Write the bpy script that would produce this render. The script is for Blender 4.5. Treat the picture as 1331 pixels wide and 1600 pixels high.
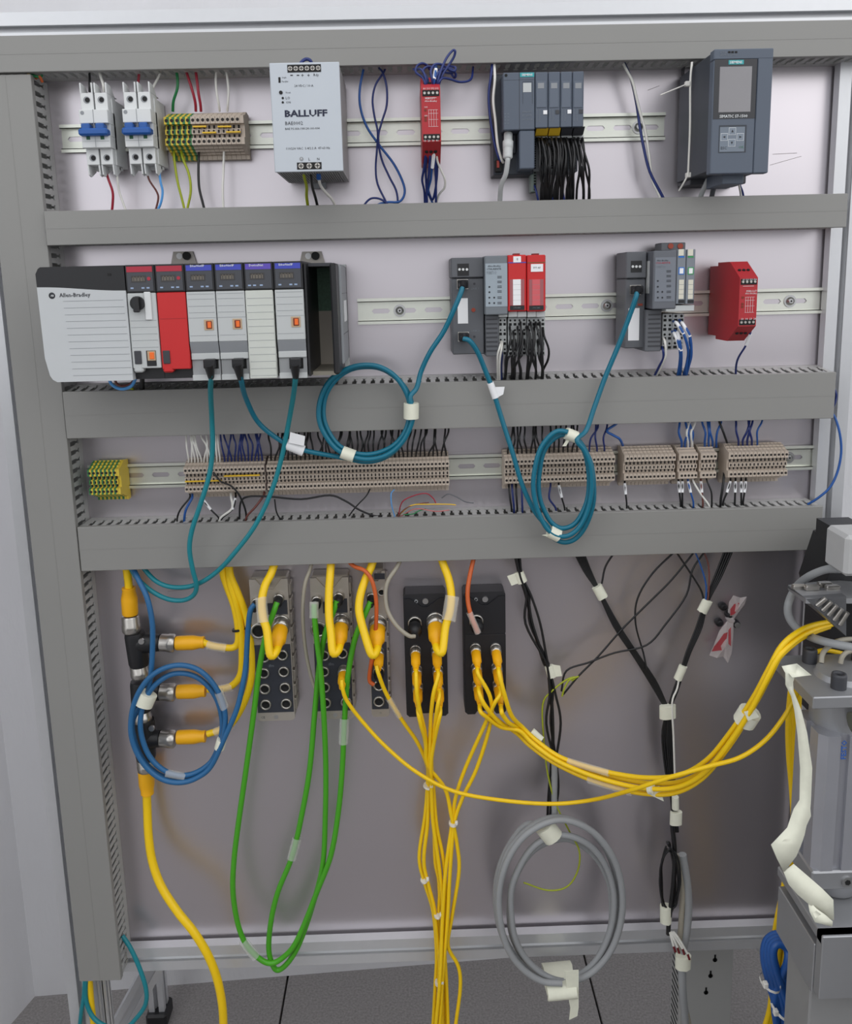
import bpy, math, random
from mathutils import Vector, Matrix
random.seed(7)
for o in list(bpy.data.objects): bpy.data.objects.remove(o)
SC = bpy.context.scene; COL = SC.collection
# ------------------------------------------------------------------ camera, world, lights, exposure
ZF = 0.42                                   # height of the lower panel edge above the floor
CW, CH = 1331, 1600
FPX, CX, CY = 1340.0, 665.5, 687.0          # focal length and principal point in photo pixels
CAMPOS = Vector((0.46078, -1.19124, 1.00360 + ZF))
R3 = ((0.999502, -0.021063, -0.023502), (-0.026889, -0.178471, -0.983578), (0.016523, 0.98372, -0.178949))
cd = bpy.data.cameras.new('camera'); cam = bpy.data.objects.new('camera', cd); COL.objects.link(cam)
r0, r1, r2 = (Vector(r) for r in R3)
cam.matrix_world = Matrix.Translation(CAMPOS) @ Matrix(((r0.x, -r1.x, -r2.x, 0), (r0.y, -r1.y, -r2.y, 0), (r0.z, -r1.z, -r2.z, 0), (0, 0, 0, 1)))
cd.sensor_fit = 'VERTICAL'; cd.sensor_height = 36.0; cd.sensor_width = 36.0 * CW / CH
cd.lens = FPX / CH * 36.0
cd.shift_y = -(CH / 2 - CY) / CH; cd.clip_start = 0.02; cd.clip_end = 60
SC.camera = cam
world = bpy.data.worlds.new('room_air'); SC.world = world; world.use_nodes = True
bg = world.node_tree.nodes['Background']; bg.inputs[0].default_value = (0.95, 0.97, 1.0, 1); bg.inputs[1].default_value = 1.06
def area(name, loc, target, sx, sy, power, col=(1, 1, 1)):
    l = bpy.data.lights.new(name, 'AREA'); l.shape = 'RECTANGLE'; l.size = sx; l.size_y = sy; l.energy = power; l.color = col
    o = bpy.data.objects.new(name, l); COL.objects.link(o); o.location = loc
    o.rotation_euler = (Vector(target) - Vector(loc)).to_track_quat('-Z', 'Y').to_euler(); return o
area('ceiling_daylight', (0.1, -1.25, 3.1), (0.35, -0.2, 1.2), 2.6, 1.3, 9, (1.0, 0.985, 0.97))
area('window_light', (-1.7, -2.3, 2.2), (0.4, 0, 1.2), 1.6, 1.5, 8, (0.93, 0.97, 1.0))
area('door_light', (2.6, -2.4, 2.7), (0.5, 0, 1.5), 2.4, 1.8, 13, (1.0, 0.99, 0.97))
SC.view_settings.view_transform = 'Standard'; SC.view_settings.look = 'None'
SC.view_settings.gamma = 1.0; SC.view_settings.use_curve_mapping = False; SC.view_settings.exposure = 0.0

# ------------------------------------------------------------------ helpers
def U(x, y, d=0.0):
    """a point d metres in front of the panel that shows at photo pixel (x, y)"""
    v = r0 * ((x - CX) / FPX) + r1 * ((y - CY) / FPX) + r2
    return CAMPOS + v * ((-d - CAMPOS.y) / v.y)
def P(p): return p if isinstance(p, Vector) else U(*p)
def F(xl, yt, xr, yb, d):
    xm, ym = (xl + xr) / 2, (yt + yb) / 2
    return U(xl, ym, d).x, U(xr, ym, d).x, U(xm, yb, d).z, U(xm, yt, d).z

def lin(c):
    c /= 255.0
    return c / 12.92 if c <= 0.04045 else ((c + 0.055) / 1.055) ** 2.4
MATS = {}
def M(name, rgb, rough=0.5, metal=0.0, var=0.06, scale=40.0, bump=0.0, bscale=300.0, trans=0.0, alpha=1.0, emit=0.0, stretch=None, coat=0.0):
    if name in MATS: return MATS[name]
    m = bpy.data.materials.new(name); m.use_nodes = True; nt = m.node_tree; b = nt.nodes['Principled BSDF']
    col = tuple(lin(c) for c in rgb)
    tc = nt.nodes.new('ShaderNodeTexCoord'); src = tc.outputs['Object']
    if stretch:
        mp = nt.nodes.new('ShaderNodeMapping'); mp.inputs['Scale'].default_value = stretch
        nt.links.new(src, mp.inputs[0]); src = mp.outputs[0]
    n = nt.nodes.new('ShaderNodeTexNoise'); n.inputs['Scale'].default_value = scale; n.inputs['Detail'].default_value = 4
    nt.links.new(src, n.inputs['Vector'])
    mx = nt.nodes.new('ShaderNodeMix'); mx.data_type = 'RGBA'
    mx.inputs[6].default_value = (*[max(0, c * (1 - var)) for c in col], 1); mx.inputs[7].default_value = (*[min(1, c * (1 + var)) for c in col], 1)
    nt.links.new(n.outputs[0], mx.inputs[0]); nt.links.new(mx.outputs[2], b.inputs['Base Color'])
    b.inputs['Roughness'].default_value = rough; b.inputs['Metallic'].default_value = metal
    if trans: b.inputs['Transmission Weight'].default_value = trans; b.inputs['IOR'].default_value = 1.2
    if alpha < 1: b.inputs['Alpha'].default_value = alpha
    if coat: b.inputs['Coat Weight'].default_value = coat
    if emit: b.inputs['Emission Color'].default_value = (*col, 1); b.inputs['Emission Strength'].default_value = emit
    if bump:
        n2 = nt.nodes.new('ShaderNodeTexNoise'); n2.inputs['Scale'].default_value = bscale; n2.inputs['Detail'].default_value = 5
        nt.links.new(src, n2.inputs['Vector']); bp = nt.nodes.new('ShaderNodeBump'); bp.inputs['Strength'].default_value = bump; bp.inputs['Distance'].default_value = 0.002
        nt.links.new(n2.outputs[0], bp.inputs['Height']); nt.links.new(bp.outputs[0], b.inputs['Normal'])
    MATS[name] = m; return m

class B:
    """collects shapes of one mesh (world coordinates)"""
    def __init__(s): s.v = []; s.f = []; s.m = []; s.sm = []
    def add(s, vs, fs, m=0, smooth=False):
        o = len(s.v); s.v += [tuple(v) for v in vs]
        for f in fs: s.f.append(tuple(i + o for i in f)); s.m.append(m); s.sm.append(smooth)
        return s
    def box(s, x0, x1, z0, z1, d0, d1, m=0, b=0.0):
        """box on the panel: x range, z range, depth range in front of the panel"""
        x0, x1 = min(x0, x1), max(x0, x1); z0, z1 = min(z0, z1), max(z0, z1); y0, y1 = -max(d0, d1), -min(d0, d1)
        if b <= 0:
            vs = [(x, y, z) for x in (x0, x1) for y in (y0, y1) for z in (z0, z1)]
            return s.add(vs, [(0, 1, 3, 2), (4, 6, 7, 5), (0, 4, 5, 1), (2, 3, 7, 6), (0, 2, 6, 4), (1, 5, 7, 3)], m)
        b = min(b, (x1 - x0) * .45, (y1 - y0) * .45, (z1 - z0) * .45)
        X, Y, Z = (x0, x1), (y0, y1), (z0, z1); sg = (1, -1); vs = []
        for i in (0, 1):
            for j in (0, 1):
                for k in (0, 1):
                    for a in range(3):
                        vs.append((X[i] + (b * sg[i] if a != 0 else 0), Y[j] + (b * sg[j] if a != 1 else 0), Z[k] + (b * sg[k] if a != 2 else 0)))
        I = lambda i, j, k, a: (i * 4 + j * 2 + k) * 3 + a
        fs = []
        for i in (0, 1):
            fs.append((I(i, 0, 0, 0), I(i, 1, 0, 0), I(i, 1, 1, 0), I(i, 0, 1, 0)))
            fs.append((I(0, i, 0, 1), I(1, i, 0, 1), I(1, i, 1, 1), I(0, i, 1, 1)))
            fs.append((I(0, 0, i, 2), I(1, 0, i, 2), I(1, 1, i, 2), I(0, 1, i, 2)))
            for j in (0, 1):
                fs.append((I(i, j, 0, 0), I(i, j, 0, 1), I(i, j, 1, 1), I(i, j, 1, 0)))
                fs.append((I(i, 0, j, 0), I(i, 0, j, 2), I(i, 1, j, 2), I(i, 1, j, 0)))
                fs.append((I(0, i, j, 1), I(0, i, j, 2), I(1, i, j, 2), I(1, i, j, 1)))
                for k in (0, 1): fs.append((I(i, j, k, 0), I(i, j, k, 1), I(i, j, k, 2)))
        return s.add(vs, fs, m)
    def prism(s, poly, a, b, axis='x', m=0):
        """polygon extruded: axis x -> poly (depth, z); axis y -> poly (x, z) between depths a, b; axis z -> poly (x, depth)"""
        n = len(poly)
        mp = {'x': lambda p, t: (t, -p[0], p[1]), 'y': lambda p, t: (p[0], -t, p[1]), 'z': lambda p, t: (p[0], -p[1], t)}[axis]
        vs = [mp(p, a) for p in poly] + [mp(p, b) for p in poly]
        fs = [tuple(range(n)), tuple(range(2 * n - 1, n - 1, -1))] + [(i, i + n, (i + 1) % n + n, (i + 1) % n) for i in range(n)]
        return s.add(vs, fs, m)
    def lathe(s, p0, p1, prof, n=14, m=0, cap=True):
        """prof: (t along p0->p1 in 0..1 or beyond, radius)"""
        p0, p1 = P(p0), P(p1); ax = p1 - p0; w = ax.normalized()
        u = w.orthogonal().normalized(); v = w.cross(u); vs = []
        for t, r in prof:
            c = p0 + ax * t
            for i in range(n):
                a = 2 * math.pi * i / n; vs.append(c + (u * math.cos(a) + v * math.sin(a)) * r)
        k = len(prof)
        fs = [(j * n + i, j * n + (i + 1) % n, (j + 1) * n + (i + 1) % n, (j + 1) * n + i) for j in range(k - 1) for i in range(n)]
        s.add(vs, fs, m, True)
        if cap: s.add(vs[:n], [tuple(range(n))], m); s.add(vs[-n:], [tuple(range(n))], m)
        return s
    def cyl(s, p0, p1, r, n=12, m=0): return s.lathe(p0, p1, [(0, r), (1, r)], n, m)
    def ycyl(s, x, z, d0, d1, r, n=14, m=0):
        return s.lathe(Vector((x, -d0, z)), Vector((x, -d1, z)), [(0, r), (1, r)], n, m)
    def tube(s, pts, r, n=8, m=0, sub=6, flat=1.0):
        q = smooth(pts, sub); rings = []; up = None; vs = []
        for i, p in enumerate(q):
            t = (q[min(i + 1, len(q) - 1)] - q[max(i - 1, 0)]).normalized()
            if up is None: up = t.orthogonal().normalized()
            up = (up - t * up.dot(t))
            up = up.normalized() if up.length > 1e-6 else t.orthogonal().normalized()
            w = t.cross(up)
            for k in range(n):
                a = 2 * math.pi * k / n; vs.append(p + (up * math.cos(a) + w * math.sin(a) * flat) * r)
        L = len(q)
        fs = [(j * n + i, j * n + (i + 1) % n, (j + 1) * n + (i + 1) % n, (j + 1) * n + i) for j in range(L - 1) for i in range(n)]
        s.add(vs, fs, m, True); s.add(vs[:n], [tuple(range(n))], m); s.add(vs[-n:], [tuple(range(n))], m)
        return s
    def ringcell(s, x0, x1, z0, z1, hw, hh, d, m=0, n=20):
        """rectangle of the panel plane with a stadium-shaped hole"""
        cx, cz = (x0 + x1) / 2, (z0 + z1) / 2; W, H = (x1 - x0) / 2, (z1 - z0) / 2
        an = sorted(set([2 * math.pi * i / n for i in range(n)] + [math.atan2(b * H, a * W) % (2 * math.pi) for a in (1, -1) for b in (1, -1)]))
        inn, out = [], []
        for a in an:
            c, q = math.cos(a), math.sin(a)
            k = min(W / abs(c) if abs(c) > 1e-9 else 1e9, H / abs(q) if abs(q) > 1e-9 else 1e9); out.append((cx + c * k, -d, cz + q * k))
            e = hw - hh
            if abs(q) > 1e-9 and abs(c / q * hh) <= e: t = hh / abs(q)
            else:
                bq = abs(c) * e; t = bq + math.sqrt(max(bq * bq - e * e + hh * hh, 0))
            inn.append((cx + c * t, -d, cz + q * t))
        k = len(an)
        return s.add(inn + out, [(i, (i + 1) % k, (i + 1) % k + k, i + k) for i in range(k)], m)
    def band(s, c, ang, ln, wd, th, m=0, n=12, jag=0.0, cap=True):
        """sleeve or tape wrapped round something: centre (pixel, depth), axis angle in the photo plane, length and width in mm"""
        c = P(c); a = math.radians(ang); t = Vector((math.cos(a), 0, math.sin(a))); w = Vector((-t.z, 0, t.x)); y = Vector((0, -1, 0)); vs = []
        for e in (-.5, .5):
            for i in range(n):
                q = 2 * math.pi * i / n; j = random.uniform(-jag, jag)
                vs.append(c + t * (e * ln + j) * .001 + w * (math.cos(q) * wd * .0005) + y * (math.sin(q) * th * .0005))
        s.add(vs, [(i, (i + 1) % n, (i + 1) % n + n, i + n) for i in range(n)], m, True)
        if cap: s.add(vs, [tuple(range(n)), tuple(range(2 * n - 1, n - 1, -1))], m)
        return s
    def band3(s, c, t, ln, wd, th, m=0, n=14, jag=0.0, cap=True):
        t = t.normalized(); y = Vector((0, -1, 0)); w = t.cross(y)
        if w.length < .2: w = Vector((1, 0, 0))
        w.normalize(); y = w.cross(t).normalized(); vs = []
        for e in (-.5, .5):
            for i in range(n):
                q = 2 * math.pi * i / n; vs.append(c + t * (e * ln + random.uniform(-jag, jag)) * .001 + w * (math.cos(q) * wd * .0005) + y * (math.sin(q) * th * .0005))
        s.add(vs, [(i, (i + 1) % n, (i + 1) % n + n, i + n) for i in range(n)], m, True)
        if cap: s.add(vs, [tuple(range(n)), tuple(range(2 * n - 1, n - 1, -1))], m)
        return s
    def ribbon(s, left, right, th=.0003, m=0):
        """strip of tape between two edge lines"""
        vs = []; pts = left; t_ = Vector((0, th, 0))
        for p, q in zip(left, right):
            p, q = P(p), P(q); vs += [p, q, q + t_, p + t_]
        fs = []
        for i in range(len(pts) - 1):
            for k in range(4): fs.append((i * 4 + k, i * 4 + (k + 1) % 4, i * 4 + 4 + (k + 1) % 4, i * 4 + 4 + k))
        fs += [(0, 1, 2, 3), tuple(len(pts) * 4 - 4 + k for k in range(4))]
        return s.add(vs, fs, m, True)

def smooth(pts, sub):
    q = [P(p) for p in pts]
    if len(q) < 3: return q
    out = []
    for i in range(len(q) - 1):
        a = q[i - 1] if i else q[0] * 2 - q[1]; b, c = q[i], q[i + 1]; e = q[i + 2] if i + 2 < len(q) else q[-1] * 2 - q[-2]
        for k in range(sub):
            t = k / sub
            out.append(0.5 * ((2 * b) + (c - a) * t + (2 * a - 5 * b + 4 * c - e) * t * t + (3 * b - a - 3 * c + e) * t ** 3))
    return out + [q[-1]]

def mesh_of(name, bb, mats, org):
    me = bpy.data.meshes.new(name)
    me.from_pydata([(v[0] - org.x, v[1] - org.y, v[2] - org.z) for v in bb.v], [], bb.f)
    for mt in (mats if isinstance(mats, (list, tuple)) else [mats]): me.materials.append(mt)
    me.polygons.foreach_set('material_index', bb.m); me.polygons.foreach_set('use_smooth', bb.sm)
    import bmesh
    bm = bmesh.new(); bm.from_mesh(me); bmesh.ops.recalc_face_normals(bm, faces=bm.faces[:]); bm.to_mesh(me); bm.free()
    return me
def tag(o, label=None, cat=None, group=None, kind=None):
    if label: o['label'] = label
    if cat: o['category'] = cat
    if group: o['group'] = group
    if kind: o['kind'] = kind
    return o
def empty(name, loc, label, cat, group=None):
    o = bpy.data.objects.new(name, None); COL.objects.link(o); o.location = loc; o.empty_display_size = .02
    return tag(o, label, cat, group)
def wloc(o):
    v = Vector(o.location)
    while o.parent: o = o.parent; v += Vector(o.location)
    return v
def part(name, bb, mats, parent, label=None):
    o = bpy.data.objects.new(name, mesh_of(name, bb, mats, wloc(parent))); COL.objects.link(o); o.parent = parent
    if label: o['label'] = label
    return o
def thing(name, bb, mats, label, cat, group=None, org=None, kind=None):
    org = org or Vector(bb.v[0])
    o = bpy.data.objects.new(name, mesh_of(name, bb, mats, org)); COL.objects.link(o); o.location = org
    return tag(o, label, cat, group, kind)
def copy_tree(o, loc=None, parent=None, label=None, group=None):
    c = o.copy(); COL.objects.link(c); c.parent = parent
    if loc is not None: c.location = loc
    if label: c['label'] = label
    if group: c['group'] = group
    for ch in [k for k in bpy.data.objects if k.parent == o]: copy_tree(ch, None, c)
    return c
def txt(parent, s, x, y, d, w, mat, h=None, bold=0.0, center=False, name='lettering', rot=0):
    """printed lettering: left edge at pixel x, centre line at pixel y, w pixels wide"""
    cu = bpy.data.curves.new('t', 'FONT'); cu.body = s; cu.resolution_u = 1; cu.size = 1; cu.extrude = 0.0; cu.offset = bold
    ob = bpy.data.objects.new('t', cu); COL.objects.link(ob)
    dg = bpy.context.evaluated_depsgraph_get(); me = bpy.data.meshes.new_from_object(ob.evaluated_get(dg))
    bpy.data.objects.remove(ob); bpy.data.curves.remove(cu)
    if not me.vertices: return None
    xs = [v.co.x for v in me.vertices]; ys = [v.co.y for v in me.vertices]; x0, x1, y0, y1 = min(xs), max(xs), min(ys), max(ys)
    a = U(x - (w / 2 if center else 0), y, d); b = U(x + w * (.5 if center else 1), y, d); k = (b.x - a.x) / (x1 - x0)
    kz = k
    if h: kz = abs(U(x, y - h / 2, d).z - U(x, y + h / 2, d).z) / (y1 - y0)
    org = wloc(parent)
    for v in me.vertices:
        px, pz = (v.co.x - x0) * k, (v.co.y - (y0 + y1) / 2) * kz
        if rot: px, pz = px * math.cos(rot) - pz * math.sin(rot), px * math.sin(rot) + pz * math.cos(rot)
        v.co = Vector((a.x + px - org.x, -d - .00035 - org.y, a.z + pz - org.z))
    me.materials.append(mat); me.name = name
    o = bpy.data.objects.new(name, me); COL.objects.link(o); o.parent = parent; return o
PATH = {}
def floored(pts, dx=.03):
    """lets a hanging cable run on down to the floor and lie there"""
    p = P(pts[-1]); z = min(.12, p.z * .6)
    return list(pts) + [Vector((p.x + dx * .1, p.y - .004, z)), Vector((p.x + dx * .5, p.y - .03, .022)), Vector((p.x + dx, p.y - .09, .008)), Vector((p.x + dx * 2.2, p.y - .20, .008))]
def px_of(p):
    q = p - CAMPOS; return CX + FPX * r0.dot(q) / r2.dot(q), CY + FPX * r1.dot(q) / r2.dot(q)
def on_path(o, x, y, rr=0):
    """centre and direction of a cable where it passes photo pixel (x, y); rr > 0 averages all strands within rr pixels"""
    q = PATH[o.name]; ds = []
    for i, p in enumerate(q): a, b = px_of(p); ds.append(((a - x) ** 2 + (b - y) ** 2, i))
    i = min(ds)[1]; t = q[min(i + 1, len(q) - 1)] - q[max(i - 1, 0)]
    if rr:
        near = [q[k] for e, k in ds if e < rr * rr] or [q[i]]; return sum(near, Vector()) / len(near), t
    return q[i], t
def cable(name, label, cat, pts, r, mat, group=None, n=8, sub=6):
    bb = B().tube(pts, r, n, 0, sub)
    o = thing(name, bb, mat, label, cat, group); PATH[o.name] = smooth(pts, sub); return o
def bolt(bb, x, z, d, r, m=0, h=.003):
    bb.lathe(Vector((x, -d, z)), Vector((x, -d - h, z)), [(0, r), (.6, r), (1, r * .6)], 12, m)

# ------------------------------------------------------------------ materials
m_wall = M('rough_plaster', (222, 222, 225), .8, var=.06, scale=9, bump=.8, bscale=45, stretch=(1, 1, .35))
m_floor = M('speckled_floor_tile', (140, 136, 135), .6, var=.55, scale=230, bump=.15)
m_grout = M('dark_grout', (62, 58, 57), .9)
m_alu = M('anodised_aluminium', (208, 209, 212), .36, .5, var=.03, stretch=(1, 1, 1), scale=90)
m_panel = M('painted_steel_panel', (206, 200, 205), .32, .88, var=.04, scale=5, bump=.03, bscale=8)
m_duct_lit = M('grey_pvc_bounce_lit', (174, 174, 172), .45, var=.025, scale=9)  # walls and bases coloured lighter than the covers to stand in for bounced light
m_ductc = M('grey_pvc_cover', (140, 139, 136), .42, var=.03, scale=7)
m_zinc = M('zinc_rail', (226, 228, 218), .3, .6, var=.06, scale=60)
m_steel = M('steel_screw', (190, 190, 190), .3, .9)
m_black = M('black_plastic', (26, 26, 29), .45)
m_dark = M('dark_recess', (14, 14, 15), .7)
m_beige = M('beige_terminal', (188, 174, 160), .55, var=.05, scale=120)
m_hole = M('terminal_hole', (30, 24, 22), .7)
m_green = M('earth_green', (52, 120, 68), .5); m_yel = M('earth_yellow', (214, 186, 62), .5)
m_jump = M('yellow_jumper', (226, 184, 48), .5)
m_psw = M('rack_white', (192, 195, 197), .5, var=.02)
m_white = M('white_plastic', (214, 216, 216), .45, var=.02)
m_lgrey = M('light_grey_plastic', (188, 191, 191), .5, var=.02)
m_grey = M('grey_plastic', (140, 143, 147), .5, var=.03)
m_mgrey = M('mid_grey_plastic', (92, 94, 99), .5, var=.04)
m_dgrey = M('dark_grey_plastic', (58, 59, 64), .5)
m_sie = M('blue_grey_plastic', (84, 93, 107), .48, var=.03)
m_sied = M('dark_blue_grey_plastic', (52, 57, 66), .5)
m_petrol = M('petrol_badge', (46, 160, 165), .5)
m_ink = M('dark_print', (38, 40, 46), .6); m_inkw = M('white_print', (225, 228, 230), .6); m_inkg = M('grey_print', (120, 126, 134), .6)
m_blue = M('blue_toggle', (28, 84, 158), .4)
m_psu = M('silver_housing', (190, 196, 203), .42, .25, var=.02)
m_psud = M('grey_housing_side', (150, 150, 150), .5, .3)
m_red = M('red_plastic', (196, 34, 36), .45, var=.04); m_red2 = M('relay_red', (172, 36, 44), .5, var=.05); m_crim = M('crimson_band', (170, 40, 60), .5)
m_bband = M('blue_band', (62, 72, 176), .5); m_pband = M('violet_band', (92, 74, 176), .5)
m_orange = M('orange_rocker', (240, 112, 40), .4); m_odark = M('rocker_frame', (120, 40, 16), .5)
m_disp = M('display_glass', (58, 56, 56), .25); m_dig = M('display_digits', (120, 112, 100), .5)
m_screen = M('grey_screen', (120, 118, 122), .12, coat=.5)
m_cu_b = M('copper_print', (70, 120, 80), .5)
m_pcb = M('green_board', (96, 134, 110), .5, var=.4, scale=300)
m_teal = M('teal_cable', (20, 126, 138), .42); m_teal2 = M('blue_teal_cable', (4, 106, 130), .38); m_bluec = M('steel_blue_cable', (38, 98, 146), .45)
m_ycab = M('yellow_cable', (246, 203, 8), .42, var=.05); m_ycon = M('yellow_overmould', (242, 176, 8), .45)
m_gcab = M('green_cable', (70, 160, 28), .42); m_ocab = M('orange_cable', (198, 92, 38), .45); m_gry = M('grey_cable', (150, 152, 154), .5)
m_olive = M('beige_grey_cable', (160, 154, 140), .5)
m_wblk = M('black_wire', (22, 22, 24), .38); m_wblu = M('blue_wire', (27, 44, 108), .4); m_wb2 = M('bright_blue_wire', (30, 84, 156), .4); m_wsky = M('sky_blue_wire', (84, 156, 222), .4)
m_wwht = M('white_wire', (226, 224, 218), .45); m_wred = M('red_wire', (158, 30, 52), .4); m_wgrn = M('green_wire', (26, 120, 66), .4); m_wbrn = M('brown_wire', (110, 62, 56), .45)
m_wyg = M('green_yellow_wire', (158, 168, 34), .45)
m_tape = M('masking_tape', (228, 228, 210), .7, var=.06, scale=150); m_clear = M('clear_sleeve', (235, 235, 230), .2, alpha=.32)
m_io = M('nickel_housing', (184, 177, 168), .36, .55, var=.06, scale=50); m_iod = M('dark_io_plate', (50, 53, 62), .45)
m_iob = M('black_io_housing', (36, 36, 40), .5, var=.08)
m_nick = M('nickel_nut', (186, 182, 176), .28, .9)
m_label = M('white_label', (236, 236, 238), .6, var=.02)
m_bag = M('clear_plastic_bag', (225, 215, 214), .25, alpha=.45, bump=.8, bscale=120); m_bagr = M('red_bag_print', (190, 60, 70), .5, alpha=.6)
m_mach = M('machined_aluminium', (164, 165, 168), .42, .6, var=.05, scale=30); m_cast = M('cast_grey', (150, 150, 150), .5, .2)
# ------------------------------------------------------------------ setting: walls and tiled floor
def slab(name, verts, faces, mat, kind='structure'):
    me = bpy.data.meshes.new(name); me.from_pydata(verts, [], faces); me.materials.append(mat)
    o = bpy.data.objects.new(name, me); COL.objects.link(o); o['kind'] = kind; return o
wa, wb = Vector((-0.345, .357, 0)), Vector((3.2, .560, 0))
nrm = Vector((-(wb - wa).y, (wb - wa).x, 0)).normalized() * .12
def wallbox(name, a, b, n, h, mat=None):
    vs = [a, b, b + n, a + n]; vs = [(v.x, v.y, 0) for v in vs] + [(v.x, v.y, h) for v in vs]
    return slab(name, vs, [(0, 1, 2, 3), (4, 5, 6, 7), (0, 1, 5, 4), (1, 2, 6, 5), (2, 3, 7, 6), (3, 0, 4, 7)], mat or m_wall)
m_blocker = M('dark_reflection_blocker', (70, 67, 66), .7)  # dark colour of the added low wall behind the camera
wallbox('wall_back', wa, wb, nrm, 3.3)
la = wa + Vector((0, 0, 0)); lb = Vector((-0.62, -.62, 0))
wallbox('wall_left', lb, la, Vector((-.12, .03, 0)), 3.3)
wallbox('wall_reflection_blocker', Vector((-3, -3.6, 0)), Vector((4.2, -3.6, 0)), Vector((0, -.12, 0)), 1.0, m_blocker)  # unseen low wall added behind the camera to darken the panel's lower reflections
fl = slab('floor', [(-3, -7.5, -.012), (4.2, -7.5, -.012), (4.2, .8, -.012), (-3, .8, -.012), (-3, -7.5, -.06), (4.2, -7.5, -.06), (4.2, .8, -.06), (-3, .8, -.06)],
          [(0, 1, 2, 3), (4, 5, 6, 7), (0, 1, 5, 4), (1, 2, 6, 5), (2, 3, 7, 6), (3, 0, 4, 7)], m_grout)
tb = B(); s_, h_ = .63, .002
tb.box(-s_ / 2 + h_, s_ / 2 - h_, -.012, 0, -s_ / 2 + h_, s_ / 2 - h_, 0, .0012)
tme = mesh_of('tile', tb, m_floor, Vector((0, 0, 0)))
for i in range(-3, 5):
    for j in range(-11, 1):
        t = bpy.data.objects.new('tile', tme); COL.objects.link(t); t.parent = fl
        t.location = (.170 + .63 * (i + .5), .36 + .63 * (j + .5) - .2, 0)

# ------------------------------------------------------------------ the stand: aluminium profiles and the steel panel
def profile(bb, along, a0, a1, c1, c2, w=.04, w2=None):
    """T-slot bar; along 'x': c1 = z centre, c2 = depth centre; along 'z': c1 = x centre, c2 = depth centre"""
    h = w / 2; g = .0042; l = .0042; q = .010
    pts = []
    side = [(-h, -h), (-g, -h), (-g, -h + l), (-q, -h + l), (-q, -h + l + .003), (-g, -h + l + .008), (g, -h + l + .008), (q, -h + l + .003), (q, -h + l), (g, -h + l), (g, -h)]
    for k in range(4):
        c, s = (1, 0, -1, 0)[k], (0, 1, 0, -1)[k]
        pts += [(p[0] * c - p[1] * s, p[0] * s + p[1] * c) for p in side]
    if along == 'x': bb.prism([(c2 + p[1], c1 + p[0]) for p in pts], a0, a1, 'x')
    else: bb.prism([(c1 + p[0], c2 + p[1]) for p in pts], a0, a1, 'z')
    return bb
stand = empty('panel_stand', (.485, 0, 0), 'tall aluminium profile stand carrying the pale grey steel mounting panel', 'stand')
Z = ZF
part('top_rail', profile(B(), 'x', -.0985, 1.25, 1.3325 + Z, 0), m_alu, stand)
part('bottom_rail', profile(B(), 'x', -.0585, 1.032, -.0155 + Z, 0), m_alu, stand)
part('post', profile(B(), 'z', 0.0, 1.3125 + Z, -.0785, 0), m_alu, stand)
part('post', profile(B(), 'z', 0.0, 1.3125 + Z, 1.0505, 0), m_alu, stand)
pb = B().box(-.060, 1.033, -.001 + Z, 1.32 + Z, -.003, 0)
pn = part('mounting_panel', pb, m_panel, stand, 'pale grey painted steel sheet')
for p_, q_ in (((1203, 258), (1252, 244)), ((1207, 241), (1245, 239)), ((1012, 141), (1030, 134)), ((262, 924), (296, 921))): part('scratch', B().cyl(U(*p_, .0002), U(*q_, .0002), .00028, 5), M('scratch_grey', (150, 142, 142), .5), pn)
# rear leg with diagonal brace and rubber foot, seen under the panel
lx_ = U(246, 1545, -.29).x; part('rear_leg', profile(B(), 'z', .02, .36, lx_, -.29, .03), m_alu, stand)
bb = B()
def beam(bb, p, q, w, m=0):
    p, q = Vector(p), Vector(q); t = (q - p).normalized(); u = Vector((0, 1, 0)); u = (u - t * u.dot(t)).normalized(); v = t.cross(u); h = w / 2
    for sgn in (-1, 1):
        vs = [e + u * a * h + v * (sgn * h * .66 + b * h * .32) for e in (p, q) for a, b in ((-1, -1), (1, -1), (1, 1), (-1, 1))]
        bb.add(vs, [(0, 1, 2, 3), (4, 5, 6, 7), (0, 1, 5, 4), (1, 2, 6, 5), (2, 3, 7, 6), (3, 0, 4, 7)], m)
    vs = [e + u * a * h * .7 + v * b * h * .4 for e in (p, q) for a, b in ((-1, -1), (1, -1), (1, 1), (-1, 1))]
    bb.add(vs, [(0, 1, 2, 3), (4, 5, 6, 7), (0, 1, 5, 4), (1, 2, 6, 5), (2, 3, 7, 6), (3, 0, 4, 7)], m)
    return bb
p_, q_ = U(240, 1508, -.12), U(190, 1600, -.12); q_ = q_ + (q_ - p_) * .35; p_ = p_ - (q_ - p_) * .12; part('brace', beam(B(), p_, q_, .034), m_alu, stand)
part('foot', B().box(lx_ - .02, lx_ + .02, 0, .03, -.315, -.265, 0, .004), m_black, stand)
part('brace', beam(B(), (1.00, .05, .37), (1.26, .05, .03), .036), m_alu, stand)
lx_ = U(157, 1560, 0).x; part('front_leg', profile(B(), 'z', .0, .385, lx_, -.01, .02), m_alu, stand)

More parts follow.
